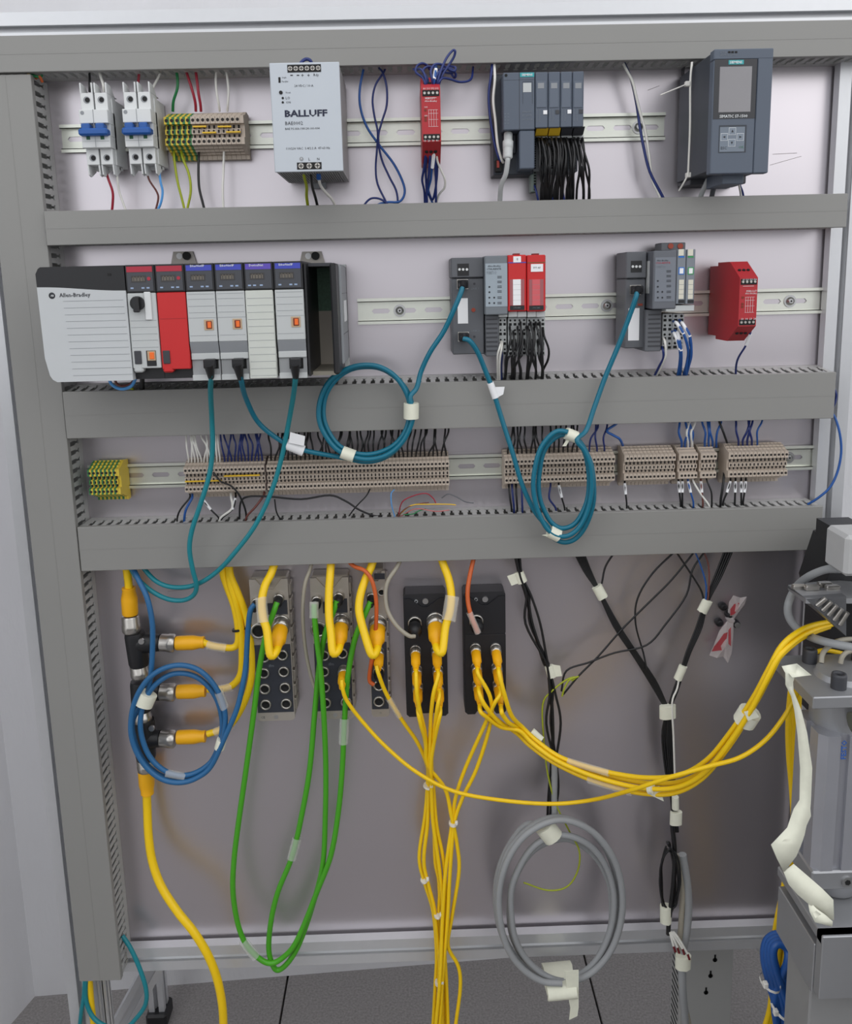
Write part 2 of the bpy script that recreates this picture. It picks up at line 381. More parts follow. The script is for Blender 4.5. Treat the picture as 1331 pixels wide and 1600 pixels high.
# ------------------------------------------------------------------ slotted cable ducts
def duct(label, along, a0, a1, c, w, d, walls=(1, -1), lean=0.0):
    """along x: c = z centre; along z: c = x centre; w = width, d = depth"""
    if along == 'x':
        bx = lambda bb, a, b, p, q, e, f, m=0, bv=0: bb.box(a, b, p, q, e, f, m, bv); root = Vector(((a0 + a1) / 2, 0, c))
    else:
        bx = lambda bb, a, b, p, q, e, f, m=0, bv=0: bb.box(p, q, a, b, e, f, m, bv); root = Vector((c, 0, a0))
    t = empty('cable_duct', root, label, 'cable duct', 'grey slotted cable ducts')
    h = w / 2
    bb = B(); bx(bb, a0, a1, c - h, c + h, .0004, .0024); part('base', bb, m_duct_lit, t)
    pitch = .0125; n = int((a1 - a0) / pitch); e = (a1 - a0 - n * pitch) / 2
    for sg in walls:
        bb = B(); p, q = c + sg * h, c + sg * (h - .0014)
        bx(bb, a0, a1, p, q, .0024, .013); bx(bb, a0, a1, p, q, d - .012, d - .002)
        if e > 1e-4: bx(bb, a0, a0 + e, p, q, .013, d - .012); bx(bb, a1 - e, a1, p, q, .013, d - .012)
        for i in range(n):
            s = a0 + e + i * pitch
            for y0, y1, g in ((.013, .018, .0031), (.018, .025, .0015), (.025, d - .012, .0031)):
                bx(bb, s, s + pitch / 2 - g, p, q, y0, y1); bx(bb, s + pitch / 2 + g, s + pitch, p, q, y0, y1)
        if lean and sg > 0: bb.v = [(v[0], v[1], v[2] + lean * (1 + v[1] / (d - .008)) if -v[1] < d - .008 else v[2]) for v in bb.v]
        part('slotted_wall', bb, m_duct_lit, t)
    bb = B(); bx(bb, a0, a1, c - h - .0012, c + h + .0012, d - .0016, d, 0, .0006)
    for sg in (1, -1): bx(bb, a0, a1, c + sg * (h + .0012), c + sg * h, d - .009, d - .001)
    bx(bb, a0, a1, c - .0006, c + .0002, d, d + .00025)
    part('cover', bb, m_ductc, t)
    return t
def zc(v): return v / 1000 + Z
duct('grey slotted cable duct across the very top, above the breakers and power supply', 'x', -.0985, 1.09, zc(1293.5), .040, .058)
duct('grey slotted cable duct between the first and second device rows', 'x', .002, 1.031, zc(1084), .040, .060)
duct('wide grey slotted cable duct below the red and white controller rack', 'x', .002, 1.031, zc(843), .060, .058, lean=.0062)
duct('wide grey slotted cable duct below the long row of beige terminals', 'x', .002, 1.026, zc(657), .060, .054)
duct('tall vertical grey slotted cable duct down the left edge of the panel', 'z', -.0186 + Z, 1.2705 + Z, -.0305, .060, .055)

# ------------------------------------------------------------------ DIN rails
def rail(label, x0, x1, zc_, screws):
    t = empty('din_rail', ((x0 + x1) / 2, 0, zc_), label, 'mounting rail', 'slotted steel mounting rails')
    bb = B(); p = .036; n = max(1, int((x1 - x0) / p)); e = (x1 - x0 - n * p) / 2; D = .0012
    for i in range(n): bb.ringcell(x0 + e + i * p, x0 + e + (i + 1) * p, zc_ - .0125, zc_ + .0125, .0125, .0032, D)
    if e > 1e-4:
        for a, b in ((x0, x0 + e), (x1 - e, x1)): bb.box(a, b, zc_ - .0125, zc_ + .0125, D - .001, D)
    for sg in (1, -1):
        bb.box(x0, x1, zc_ + sg * .0125, zc_ + sg * .0135, .0002, .0075)
        bb.box(x0, x1, zc_ + sg * .0125, zc_ + sg * .0175, .0065, .0075)
    part('rail', bb, m_zinc, t)
    for x in screws:
        bb = B(); bb.ycyl(x, zc_, .0012, .0026, .0085, 18); bb.lathe(Vector((x, -.0026, zc_)), Vector((x, -.0062, zc_)), [(0, .0058), (.5, .0055), (1, .0028)], 16)
        bb.ycyl(x, zc_, .006, .0064, .0014, 6, 1)
        part('screw', bb, [m_steel, m_dark], t)
    return t
rail('top steel mounting rail running behind the breakers, power supply and blue-grey controller', U(95, 215, .005).x, U(1039, 195, .005).x, U(560, 207.5, .005).z, [U(998, 196, .004).x])
rail('middle steel mounting rail behind the grey bus couplers and red relay', U(559, 490, .005).x, U(1284, 465, .005).x, U(930, 478, .005).z, [U(624.5, 488, .004).x, U(948.5, 476, .004).x, U(1235.5, 465, .004).x])
rail('lower steel mounting rail behind the long beige terminal row', U(139, 747, .005).x, U(1272, 711, .005).x, U(740, 729, .005).z, [U(1233, 711, .004).x])
ZR1, ZR2, ZR3 = U(560, 207.5, .005).z, U(930, 478, .005).z, U(740, 729, .005).z
# ------------------------------------------------------------------ row 1: breakers
def breaker(label, x0, zoff=0):
    t = empty('circuit_breaker', (x0 + .0175, 0, ZR1), label, 'circuit breaker', 'two-pole circuit breakers')
    y = lambda py, d: U(145, py, d).z + zoff
    zt, zm1, zm2, zm3, zm4, zl = y(129, .06), y(171, .068), y(192.5, .068), y(211.5, .068), y(230.5, .068), y(277, .048)
    bb = B()
    bb.box(x0, x0 + .035, ZR1 - .040, ZR1 + .040, .002, .046)              # moulded body
    bb.box(x0, x0 + .035, zm1, zm2, .04, .068, 0, .0006); bb.box(x0, x0 + .035, zm4, zm3, .04, .066, 0, .0006)
    bb.box(x0, x0 + .035, zm3, zm2, .04, .060)
    part('body', bb, m_white, t)
    for k in (0, 1):
        a = x0 + .0008 + k * .0175; b = a + .0155
        bb = B()
        bb.box(a, b, zm1, y(145, .06), .03, .060, 0, .0005)
        for u, v in ((a, a + .0016), (b - .0016, b)): bb.prism([(.030, y(145, .06)), (.060, y(145, .06)), (.060, zt), (.045, zt - .001), (.03, zt - .012)], u, v, 'x')
        bb.box(a, b, zt - .012, y(145, .06), .02, .034)
        cx = (a + b) / 2
        pt = part('terminal_tower', bb, m_white, t); bb = B(); pts_ = [pt]
        bb.box(a, b, y(258, .055), zm4, .03, .057, 0, .0005)
        for u, v in ((a, a + .0016), (b - .0016, b)): bb.prism([(.030, y(258, .057)), (.057, y(258, .057)), (.055, zl + .002), (.048, zl), (.03, zl + .008)], u, v, 'x')
        bb.box(a, b, zl + .010, y(258, .055), .02, .034)
        pts_.append(part('terminal_tower', bb, m_white, t))
        for pt, (zz, dd) in zip(pts_,  ((y(156.2, .06), .060), (y(247, .057), .057))):
            s = B(); s.lathe(Vector((cx, -dd + .0, zz)), Vector((cx, -dd - .0004, zz)), [(0, .0042), (1, .0042)], 18, 0); s.ycyl(cx + .0008, zz, dd, dd + .0006, .0030, 14, 1)
            part('clamp_screw', s, [m_grey, m_dark], pt)
    bb = B()
    for k in (0, 1): bb.box(x0 + .003 + k * .0175, x0 + .0135 + k * .0175, zm3 + .003, zm2 - .001, .06, .074, 0, .0012)
    bb.box(x0 - .0005, x0 + .0352, zm3 - .001, zm3 + .0075, .062, .076, 0, .002)
    part('toggle', bb, m_blue, t, 'blue linked toggle')
    bb = B()
    for k in (0, 1): bb.box(x0 + .006 + k * .0175, x0 + .0105 + k * .0175, zm3 - .0048, zm3 - .001, .066, .0664)
    part('status_window', bb, M('dark_green_flag', (30, 90, 60), .5), t)
    s = B(); s.ycyl(x0 + .0042, zm1 - .0038, .068, .0682, .0024, 16); part('logo', s, m_grey, t)
    bb = B(); bb.box(x0 + .0172, x0 + .0178, zm4, zm1, .0679, .0683); bb.box(x0 + .001, x0 + .034, zm4 + .0075, zm4 + .0078, .066, .0662); part('seam', bb, m_grey, t)
    return t
xa = U(123.4, 181, .068).x
breaker('white two-pole circuit breaker with blue toggle, leftmost on the top rail', xa)
breaker('white two-pole circuit breaker with blue toggle beside the green-yellow terminals', U(191.2, 181, .068).x)

# ------------------------------------------------------------------ terminals
def terminal_mesh(pw, mats, lo=-.031, striped=False, D=.044):
    """one slice of a terminal row: profile in (depth, z), pw wide"""
    up = [(.004, .024), (.020, .0262), (.020, .0248), (.027, .0238), (.027, .0222), (.034, .0212), (.034, .0196), (D, .0180), (D, .0090)]
    mid = [(D - .007, .0085), (D - .007, .0030), (D - .003, .0030), (D - .003, -.0030), (D - .007, -.0030), (D - .007, -.0078)]
    dn = [(D, -.0082), (D, -.0165), (.034, -.0180), (.034, -.0196), (.027, -.0208), (.027, -.0224), (.020, -.0236), (.020, -.0252), (.014, -.0258), (.014, lo), (.004, lo)]
    poly = up + mid + dn
    b0 = B()
    if striped:
        b0.prism(poly, 0.0001, pw * .5, 'x', 0); b0.prism(poly, pw * .5, pw - .0002, 'x', 1)
    else: b0.prism(poly, 0.0001, pw - .00028, 'x', 0)
    me = mesh_of('terminal', b0, mats, Vector((0, 0, 0)))
    hm = [mesh_of('screw_hole', B().ycyl(pw / 2, z, D - .0002, D + .00025, pw * .33, 10), m_hole, Vector((0, 0, 0))) for z in (.0135, -.0125)]
    g = B(); g.box(pw * .28, pw * .72, .0036, .0080, D - .0071, D - .0066); g.box(pw * .28, pw * .72, -.0072, -.0036, D - .0071, D - .0066); g.box(pw * .3, pw * .7, -.0018, .0018, D - .0031, D - .0027)
    gm = mesh_of('bridge_slot', g, m_hole, Vector((0, 0, 0)))
    return me, hm, gm
TB = terminal_mesh(.0052, m_beige); TB6 = terminal_mesh(.00625, m_beige); TG = terminal_mesh(.0067, [m_yel, m_green], striped=True); TG7 = terminal_mesh(.0056, [m_green, m_yel], striped=True)
def nth(i):
    k = i + 1; return str(k) + ('th' if 10 < k % 100 < 14 else {1: 'st', 2: 'nd', 3: 'rd'}.get(k % 10, 'th'))
def terminals(name, meshes, n, x0, pw, z, label, group):
    for i in range(n):
        o = bpy.data.objects.new(name, meshes[0]); COL.objects.link(o); o.location = (x0 + i * pw, 0, z); tag(o, label.replace('terminal', 'terminal, ' + nth(i) + ' from the left,', 1), 'terminal block', group)
        for nm, me in (('screw_hole', meshes[1][0]), ('screw_hole', meshes[1][1]), ('bridge_slot', meshes[2])):
            c = bpy.data.objects.new(nm, me); COL.objects.link(c); c.parent = o
def endplate(x, z, label, w=.0016, flip=False, mat=None):
    poly = [(.004, .0245), (.020, .0264), (.034, .0205), (.0442, .0182), (.0442, .0088), (.038, .0084), (.038, -.0076), (.0442, -.0080), (.0442, -.0167), (.034, -.0190), (.020, -.0254), (.014, -.0260), (.014, -.0312), (.004, -.0312)]
    b0 = B().prism([(d, q + z) for d, q in poly], x, x + w, 'x')
    return thing('end_plate', b0, mat or m_beige, label, 'end plate', 'terminal row end plates', org=Vector((x, 0, z)))
xg = U(256.8, 204, .044).x; xb = U(298.3, 204, .044).x; xe = U(375.8, 204, .044).x
z1 = ZR1 - .0005
terminals('earth_terminal', TG, 5, xg, (xb - xg) / 5, z1, 'green and yellow earth terminal on the top rail', 'earth terminals on the top rail')
terminals('feed_through_terminal', TB6, 10, xb, (xe - xb) / 10, z1, 'beige terminal on the top rail beside the power supply', 'beige terminals on the top rail')
endplate(xe, z1, 'thick beige end clamp closing the beige terminals on the top rail', .0045)
def jumper(x0p, x1p, yp, label, d=.0435):
    a, b = U(x0p, yp, d), U(x1p, yp, d); bb = B(); n = max(2, int((b.x - a.x) / .0053)); bb.box(a.x, b.x, a.z - .0010, a.z + .0010, d - .001, d + .0012, 0, .0004)
    for i in range(n):
        x = a.x + (b.x - a.x) * (i + .5) / n; bb.box(x - .001, x + .001, a.z - .0008, a.z + .0008, d - .006, d)
    return thing('jumper_bar', bb, m_jump, label, 'jumper bar', 'yellow jumper bars')
jumper(301, 322.5, 198, 'short yellow jumper bar, upper left of four on the top rail terminals'); jumper(340, 361.5, 198, 'short yellow jumper bar, upper right of four on the top rail terminals')
jumper(316, 338, 207.5, 'short yellow jumper bar, lower left of four on the top rail terminals'); jumper(353, 376, 206.5, 'short yellow jumper bar, lower right of four on the top rail terminals')

# row 3 terminals
z3 = ZR3
xg = U(137.5, 752, .044).x
terminals('earth_terminal', TG7, 7, xg, .0057, z3, 'green and yellow earth terminal on the lower rail', 'earth terminals on the lower rail')
endplate(xg + 7 * .0057, z3, 'yellow end plate closing the earth terminals on the lower rail', .003, mat=m_yel)
def trow(x0p, x1p, yp, label, group, n=None):
    a, b = U(x0p, yp, .044).x, U(x1p, yp, .044).x; n = n or round((b - a) / .0052)
    terminals('feed_through_terminal', TB, n, a, (b - a) / n, z3, label, group); return a, b
a, b = trow(287.5, 414, 747, 'beige terminal in the row under white and blue wires', 'beige terminals under the white and blue wires')
endplate(b, z3, 'dark-edged end plate splitting the long beige terminal row near the teal cable', .0018, mat=M('brown_plate', (74, 60, 56), .5))
trow(416.5, 702, 740, 'beige terminal in the long middle row of black wires', 'beige terminals in the long middle row')
trow(788.5, 961, 732, 'beige terminal in the row behind the oval teal coil', 'beige terminals behind the teal coil')
a, b = trow(977.5, 1056, 722, 'beige terminal in the row of thirteen', 'beige terminals right of the teal coil', 13); endplate(a - .0018, z3, 'dark beige end plate left of the row of thirteen terminals')
a, b = trow(1063, 1090, 719, 'beige terminal in the group of five', 'small beige group with white sleeves', 5); endplate(a - .0018, z3, 'dark beige end plate left of the five-terminal group')
a, b = trow(1097, 1120, 717, 'beige terminal in the group of four', 'small beige group before the last row', 4); endplate(a - .0018, z3, 'dark beige end plate left of the four-terminal group')
a, b = trow(1140.5, 1232, 713, 'beige terminal in the rightmost row', 'beige terminals in the rightmost row', 15); endplate(a - .0018, z3, 'dark beige end plate left of the rightmost terminal row')
jumper(289, 346.5, 752.5, 'long yellow jumper bar, lower left of two on the lower rail'); jumper(349.5, 406, 744, 'long yellow jumper bar, upper right of two on the lower rail')

# ------------------------------------------------------------------ power supply
D = .128
X0, X1, Z0, Z1 = F(424.8, 97.3, 533.2, 268.5, D)
ps = empty('power_supply', ((X0 + X1) / 2, 0, Z0), 'silver box power supply with black lettering on the top rail', 'power supply')
bb = B().box(X0, X1, Z0, Z1, D - .002, D, 0, .0008); part('front_plate', bb, m_psu, ps)
bb = B().box(X0 + .001, X1 - .001, Z0 + .001, Z1 - .001, .010, D - .002); n = 26
for i in range(n):
    x = X0 + .004 + i * (X1 - X0 - .008) / n; bb.box(x, x + .0016, Z0 - .0002, Z0 + .001, .018, D - .008); bb.box(x, x + .0016, Z1 - .001, Z1 + .0002, .018, D - .008)
part('housing', bb, m_psud, ps)
part('rail_clip', B().box(X0 + .03, X0 + .05, Z0 - .007, Z0 + .002, .008, .014, 0, .0008), m_grey, ps)
def strip(x0, y0, x1, y1, n, sm=m_lgrey):
    a = F(x0, y0, x1, y1, D); bb = B().box(*a, D - .002, D + .0003); st = part('terminal_strip', bb, m_dark, ps)
    for i in range(n):
        x = a[0] + (a[1] - a[0]) * (i + .5) / n; zz = (a[2] + a[3]) / 2; r = min((a[1] - a[0]) / n, a[3] - a[2]) * .44
        s = B(); s.lathe(Vector((x, -D - .0003, zz)), Vector((x, -D - .0009, zz)), [(0, r), (1, r * .9)], 14); q = r * .75
        s.box(x - q, x + q, zz - r * .14, zz + r * .14, D + .0008, D + .00105, 1); s.box(x - r * .14, x + r * .14, zz - q, zz + q, D + .0008, D + .00105, 1)
        part('screw', s, [m_nick, m_dark], st)
strip(448.9, 100.8, 501.4, 113, 6); strip(464, 253.7, 502.4, 264.7, 3)
for s, x, y, w in (('-', 453.5, 117.7, 4), ('-', 463.5, 117.7, 4), ('+', 470.5, 117.7, 4), ('+', 480, 117.7, 4), ('Rdy', 490, 117.7, 8), ('24 VDC / 10 A', 460, 134.3, 29.5), ('Vout', 446, 144.7, 8), ('LO', 446.5, 153.3, 6.5), ('ON', 447, 160, 7), ('Single', 440.5, 121.5, 7), ('Parallel', 440.5, 127.5, 9.5),
                   ('BAE0002', 445.7, 192.8, 27.5), ('BAE PS-XA-1W-24-100-004', 445.7, 201.5, 53.5), ('110/230 VAC  5.4/2.2 A  47-63 Hz', 447.4, 232.4, 68), ('L', 482, 248.5, 2.4), ('N', 495.5, 248.5, 3.4)):
    txt(ps, s, x, y, D, w, m_ink)
txt(ps, 'BALLUFF', 444.9, 177.8, D, 66.5, M('navy_print', (30, 34, 58), .6), h=11, bold=.035)
bb = B(); a = U(436.7, 125, D); bb.box(a.x - .0012, a.x + .0012, a.z - .003, a.z + .003, D, D + .0005); part('slide_switch', bb, m_dark, ps)
bb = B(); a = U(438.8, 144.7, D); bb.ycyl(a.x, a.z, D, D + .001, .0021); part('trim_knob', bb, m_dark, ps)
for y in (153.3, 160): a = U(441.8, y, D); part('indicator', B().ycyl(a.x, a.z, D, D + .0006, .0013), m_dark, ps)
a = U(471, 248.5, D); bb = B(); bb.lathe(Vector((a.x, -D, a.z)), Vector((a.x, -D - .0003, a.z)), [(0, .0024), (1, .0024)], 16); bb.box(a.x - .0011, a.x + .0011, a.z - .0002, a.z + .0002, D + .0003, D + .0005, 1); bb.box(a.x - .0002, a.x + .0002, a.z, a.z + .0016, D + .0003, D + .0005, 1); part('earth_symbol', bb, [m_grey, m_label], ps)

# ------------------------------------------------------------------ red relays
def relay_profile(zc_): return [(.006, zc_ + .0), (.006, zc_ + .046), (.036, zc_ + .046), (.036, zc_ + .0505), (.078, zc_ + .0505), (.114, zc_ + .030), (.114, zc_ - .030), (.078, zc_ - .0505), (.036, zc_ - .0505), (.036, zc_ - .046), (.006, zc_ - .046)]
def relay(label, x0, zc_, tx):
    t = empty('safety_relay', (x0 + .01125, 0, zc_), label, 'relay', 'red safety relays')
    part('housing', B().prism(relay_profile(zc_), x0, x0 + .0225, 'x'), m_red2, t)
    for sg in (1, -1):
        bb = B().box(x0 + .0012, x0 + .0213, zc_ + sg * .0285, zc_ + sg * .0215, .1135, .1144); st = part('terminal_strip', bb, m_dark, t)
        for i in range(4):
            x = x0 + .0038 + i * .005; s = B(); s.lathe(Vector((x, -.1144, zc_ + sg * .025)), Vector((x, -.1154, zc_ + sg * .025)), [(0, .0019), (1, .0015)], 12); part('screw', s, m_nick, st)
        k = Vector((0, -.036, -.0205 * sg)).normalized(); bb = B()
        for i in range(3):
            x = x0 + .005 + i * .0055; p = Vector((x, -.098, zc_ + sg * .0391)); bb.lathe(p, p + Vector((0, -.0007, .0012 * sg)), [(0, .0021), (1, .0019)], 10)
        part('screw', bb, m_dark, t)
    bb = B()
    for i in range(4):
        x = x0 + .0082 + i * .0030; bb.box(x, x + .00025, zc_ - .013, zc_ + .006, .114, .11415)
    for q in (-.013, -.005, .002, .006): bb.box(x0 + .0076, x0 + .0195, zc_ + q, zc_ + q + .00025, .114, .11415)
    bb.box(x0 + .004, x0 + .018, zc_ + .0195, zc_ + .0199, .114, .11415)
    part('wiring_diagram', bb, m_inkw, t)
    bb = B()
    for q in (.0045, -.0035, -.007): bb.box(x0 + .003, x0 + .0058, zc_ + q, zc_ + q + .0026, .114, .1145)
    part('indicator', bb, m_odark, t)
    for s, x, y, w in tx: txt(t, s, x, y, .1142, w, m_inkw)
    return t
zr = (U(673, 135.6, .114).z + U(673, 224, .114).z) / 2
relay('narrow red safety relay with a tangle of blue wires on the top rail', U(659.0, 180, .114).x, zr, [('MSR127T', 664.5, 154, 15), ('Allen-Bradley', 663.5, 158.5, 19), ('A1 S11 S52 S12', 661, 138.5, 24), ('13  23  33  41', 662.5, 220, 22), ('PWR', 663, 167.5, 5), ('CH1', 663, 181, 5)])
zr2 = U(1169, 472, .114).z
relay('narrow red safety relay standing alone on the middle rail, its left side showing', U(1154.5, 472, .114).x, zr2, [('MSR126T', 1166, 455, 16), ('Allen-Bradley', 1164, 459, 18), ('A1 S21 S22 S34', 1160, 437, 22), ('13  14  23  24', 1158, 498.5, 23)])
# ------------------------------------------------------------------ blue-grey distributed controller on the top rail
DS = .076
cpu = empty('plc_controller', U(800, 274, .0), 'blue-grey compact controller with turquoise badge and grey network plug', 'controller')
xl = U(786.2, 158, DS).x; xm = U(811.4, 158, DS).x; xr = U(835.4, 158, DS).x; zt = U(810, 113, DS).z; zb = U(810, 203, DS).z; zbb = U(822, 263.7, DS).z
part('body', B().box(xl, xr, zb, zt, .02, DS, 0, .001), m_sie, cpu)
bb = B().box(U(768.5, 200, .03).x, xr + .003, U(800, 273.5, .04).z, U(790, 117, .04).z, .004, .044, 0, .001); part('base', bb, m_sied, cpu)
part('bus_cover', B().box(xm, xr, zbb, zb - .0004, .02, DS - .001, 0, .0012), m_sie, cpu)
part('adapter_face', B().box(xl + .002, xm - .001, U(798, 240, .05).z, zb - .001, .03, .050, 0, .001), m_sied, cpu)
bb = B().box(xm - .0003, xm + .0003, zb, zt, DS, DS + .0002)
q0 = U(816.5, 128, DS); q1 = U(831.5, 170, DS)
for a, b, c, d_ in ((q0.x, q1.x, q0.z, q0.z + .0004), (q0.x, q0.x + .0004, q1.z + .006, q0.z), (q1.x, q1.x + .0004, q1.z + .006, q0.z)): bb.box(a, b, c, d_, DS, DS + .0002)
bb.box(xl, xr, U(810, 125, DS).z, U(810, 124.6, DS).z, DS, DS + .0002)
part('seam', bb, m_sied, cpu)
a = F(812.4, 113.5, 834.4, 120.3, DS); part('badge', B().box(*a, DS, DS + .0004), m_petrol, cpu)
txt(cpu, 'SIEMENS', 815, 117, DS + .0004, 17, m_inkw, bold=.02)
txt(cpu, 'SIMATIC', 816, 175, DS, 15, m_inkg); txt(cpu, 'ET 200SP', 816, 180.5, DS, 15, m_inkg); txt(cpu, 'CPU 1512SP', 815, 187, DS, 17, m_inkg)
a = F(816.8, 129.5, 830, 144, DS); part('code_label', B().box(*a, DS, DS + .0002), m_lgrey, cpu, 'pale square label')
a = U(790.5, 117.8, DS); part('key_hole', B().ycyl(a.x, a.z, DS, DS + .0004, .0018), m_dark, cpu)
bb = B()
for y in (178, 183, 188, 193):
    for x in (788, 792.5): a = U(x, y, DS); bb.box(a.x, a.x + .0022, a.z, a.z + .0004, DS, DS + .0002)
part('status_print', bb, m_inkg, cpu)
a = F(773.5, 249.5, 785, 268.5, .052); part('power_connector', B().box(*a, .03, .052, 0, .001), m_dark, cpu); a = F(776, 251, 780, 262, .053); part('red_lever', B().box(*a, .05, .0535), M('brick_red', (150, 50, 40), .5), cpu)
for i, (x0, x1, sq, lab) in enumerate(((836.4, 856.1, 'w', 'blue-grey input module with white square next to the turquoise badge'), (857, 875.2, 'd', 'blue-grey input module with dark square, second right of the turquoise badge'),
                                  (876, 893.9, 'w', 'blue-grey output module with white square, third right of the turquoise badge'), (894.8, 912, 'd', 'blue-grey output module with dark square, last on the right of the row'))):
    ym = 158 - i * .7
    X0, X1 = U(x0, ym, DS).x, U(x1, ym, DS).x; Z1, Z0 = U(x0, 112.4 - i * .4, DS).z, U(x0, 199.5 - i * .5, DS).z
    t = empty('io_module', ((X0 + X1) / 2, 0, Z0), lab, 'module', 'blue-grey distributed modules')
    part('body', B().box(X0, X1, Z0, Z1, .03, DS - .001, 0, .0008), m_sie, t)
    bb = B().box(X0 + .0012, X1 - .0018, U(x0, 168, DS).z, U(x0, 126.5, DS).z, DS - .001, DS - .0002, 0, .0003); part('label_flap', bb, M('blue_grey_flap', (92, 101, 115), .45), t)
    a = F(x0 + 4, 129.5, x0 + 13.5, 138, DS); part('code_label', B().box(*a, DS - .0004, DS), m_grey, t)
    a = F(x1 - 7.2, 172.2 - i * .5, x1 - 1.2, 178.4 - i * .5, DS); part('colour_square', B().box(*a, DS - .001, DS - .0002), m_label if sq == 'w' else m_dgrey, t, 'white coding square' if sq == 'w' else 'dark coding square')
    bb = B()
    for k in range(8):
        for xx in (x0 + 1.5, x0 + 6): a = U(xx, 172.5 + k * 2.4 - i * .5, DS); bb.box(a.x, a.x + .0016, a.z, a.z + .00045, DS - .001, DS - .0007)
    part('channel_print', bb, m_inkg, t)
    bb = B().box(X0, X1 - .0006, U(x0, 268, .04).z, Z0, .006, .042); part('terminal_base', bb, m_sied if i > 2 else m_grey, t)
    bb = B()
    for k in range(14):
        for xx in (.25, .7): zz = U(x0, 214 + k * 3.7, .044).z; bb.box(X0 + (X1 - X0) * xx - .0016, X0 + (X1 - X0) * xx + .0016, zz - .0011, zz + .0011, .042, .0424)
    part('clamp_row', bb, m_dark, t)
    if i < 2: a = F(x0 + .5, 201, x1 - .5, 211, .062); part('coding_tab', B().prism([(.05, a[2]), (.05, a[3]), (.070, a[3]), (.058, a[2])], a[0], a[1], 'x'), m_jump, t, 'yellow tab')
    else: a = F(x0 + .5, 200, x1 - .5, 210, .06); part('coding_tab', B().prism([(.05, a[2]), (.05, a[3]), (.070, a[3]), (.058, a[2])], a[0], a[1], 'x'), m_dgrey, t)
    a = F(x0 + .6, 211.5, x1 - .6, 215.5, .05); part('clamp_edge', B().box(*a, .04, .051), m_lgrey, t)
a = F(829.5, 266, 838, 300, .04); t = thing('supply_plug', B().box(*a, .02, .041, 0, .0008), M('grey_green', (128, 142, 136), .5), 'small grey-green plug strip under the blue-grey controller', 'plug')
bb = B()
for k in range(7): zz = U(834, 270 + k * 4.4, .0415).z; bb.box(a[0] + .0035, a[1] - .0006, zz - .0012, zz + .0012, .041, .0415)
part('clamp_hole', bb, m_dark, t)

# ------------------------------------------------------------------ display controller at the right of the top row
D7 = .137
X0, X1, Z0, Z1 = F(1112.6, 75.8, 1204.6, 271, D7)
s7 = empty('display_controller', ((X0 + X1) / 2, 0, Z0), 'tall blue-grey controller with screen and arrow keypad at the top right', 'controller')
part('body', B().box(X0, X1, Z0 + .004, Z1 - .002, .008, D7 - .012, 0, .001), m_sied, s7)
xc = U(1180.3, 180, D7).x
bb = B().box(X0, xc - .0003, Z0, U(1150, 93, D7).z, D7 - .014, D7, 0, .001); bb.box(xc + .0003, X1, Z0, Z1, D7 - .014, D7 - .0005, 0, .001); bb.box(X0, X1, U(1150, 92.6, D7).z, Z1, D7 - .014, D7 - .0002, 0, .001)
part('front_cover', bb, m_sie, s7)
a = F(1115.2, 92.5, 1181, 185.5, D7); dp = part('display_panel', B().box(*a, D7 - .001, D7 + .0004), M('display_bezel', (40, 41, 46), .35), s7)
a = F(1123.3, 104, 1173.5, 175.5, D7); part('screen', B().box(*a, D7, D7 + .0008, 0, .0003), m_screen, dp)
a = F(1138, 94, 1161.6, 100.8, D7); part('badge', B().box(*a, D7, D7 + .0008), m_petrol, dp)
txt(dp, 'SIEMENS', 1140, 97.4, D7 + .0008, 19.5, m_inkw, bold=.02); txt(dp, 'SIMATIC S7-1500', 1124, 182, D7 + .0005, 43.5, m_inkw, bold=.01)
a = F(1122.8, 195.5, 1165.6, 238.5, D7); kp = part('keypad', B().box(*a, D7 - .001, D7 + .0003), m_sied, s7); a2 = (a[0] + .001, a[1] - .002, a[2] + .001, a[3] - .002); part('key_foil', B().box(*a2, D7, D7 + .0005), M('key_foil', (112, 122, 134), .45), kp)
for nm, x, y, ang in (('arrow_key', 1144.3, 205, 90), ('arrow_key', 1131.5, 214, 180), ('arrow_key', 1156.5, 214, 0), ('arrow_key', 1143.3, 223, 270)):
    c = U(x, y, D7 + .0008); k = .0042; bb = B().box(c.x - k, c.x + k, c.z - k, c.z + k, D7 + .0003, D7 + .0006, 1)
    k2 = .0038; bb.box(c.x - k2, c.x + k2, c.z - k2, c.z + k2, D7 + .0005, D7 + .0008, 2)
    r = math.radians(ang); pts = [(c.x + .0018 * math.cos(r + f), c.z + .0018 * math.sin(r + f)) for f in (0, 2.3, -2.3)]; bb.prism(pts, D7 + .0008, D7 + .0010, 'y', 0); part(nm, bb, [m_ink, m_inkw, M('key_face', (124, 134, 146), .45)], kp)
txt(kp, 'ESC', 1126, 231.5, D7 + .0004, 9, m_ink); txt(kp, 'OK', 1154, 230, D7 + .0004, 8, M('green_print', (70, 120, 96), .5))
bb = B()
for x in (1137.5, 1142.5, 1148): a = U(x, 81.5, D7); bb.box(a.x, a.x + .0028, a.z - .001, a.z + .001, D7, D7 + .0003)
part('status_led', bb, m_dark, s7); txt(s7, 'X5 PN/IE', 1125, 82, D7, 10, m_inkg); txt(s7, '6ES7515-2FM01', 1125, 86, D7, 26, m_inkg)
bb = B().box(U(1066, 190, .01).x, X0 + .004, U(1063, 291, .006).z, U(1066, 99, .012).z, .001, .014, 0, .001); bb.box(U(1063, 280, .01).x, U(1152, 280, .02).x, U(1100, 292, .02).z, Z0 + .014, .004, .05, 0, .001)
part('mounting_rail', bb, m_dgrey, s7)
bb = B().box(X0 + .022, X0 + .048, Z0 - .010, Z0 + .006, .06, .118, 0, .001); part('lower_socket', bb, m_sie, s7)
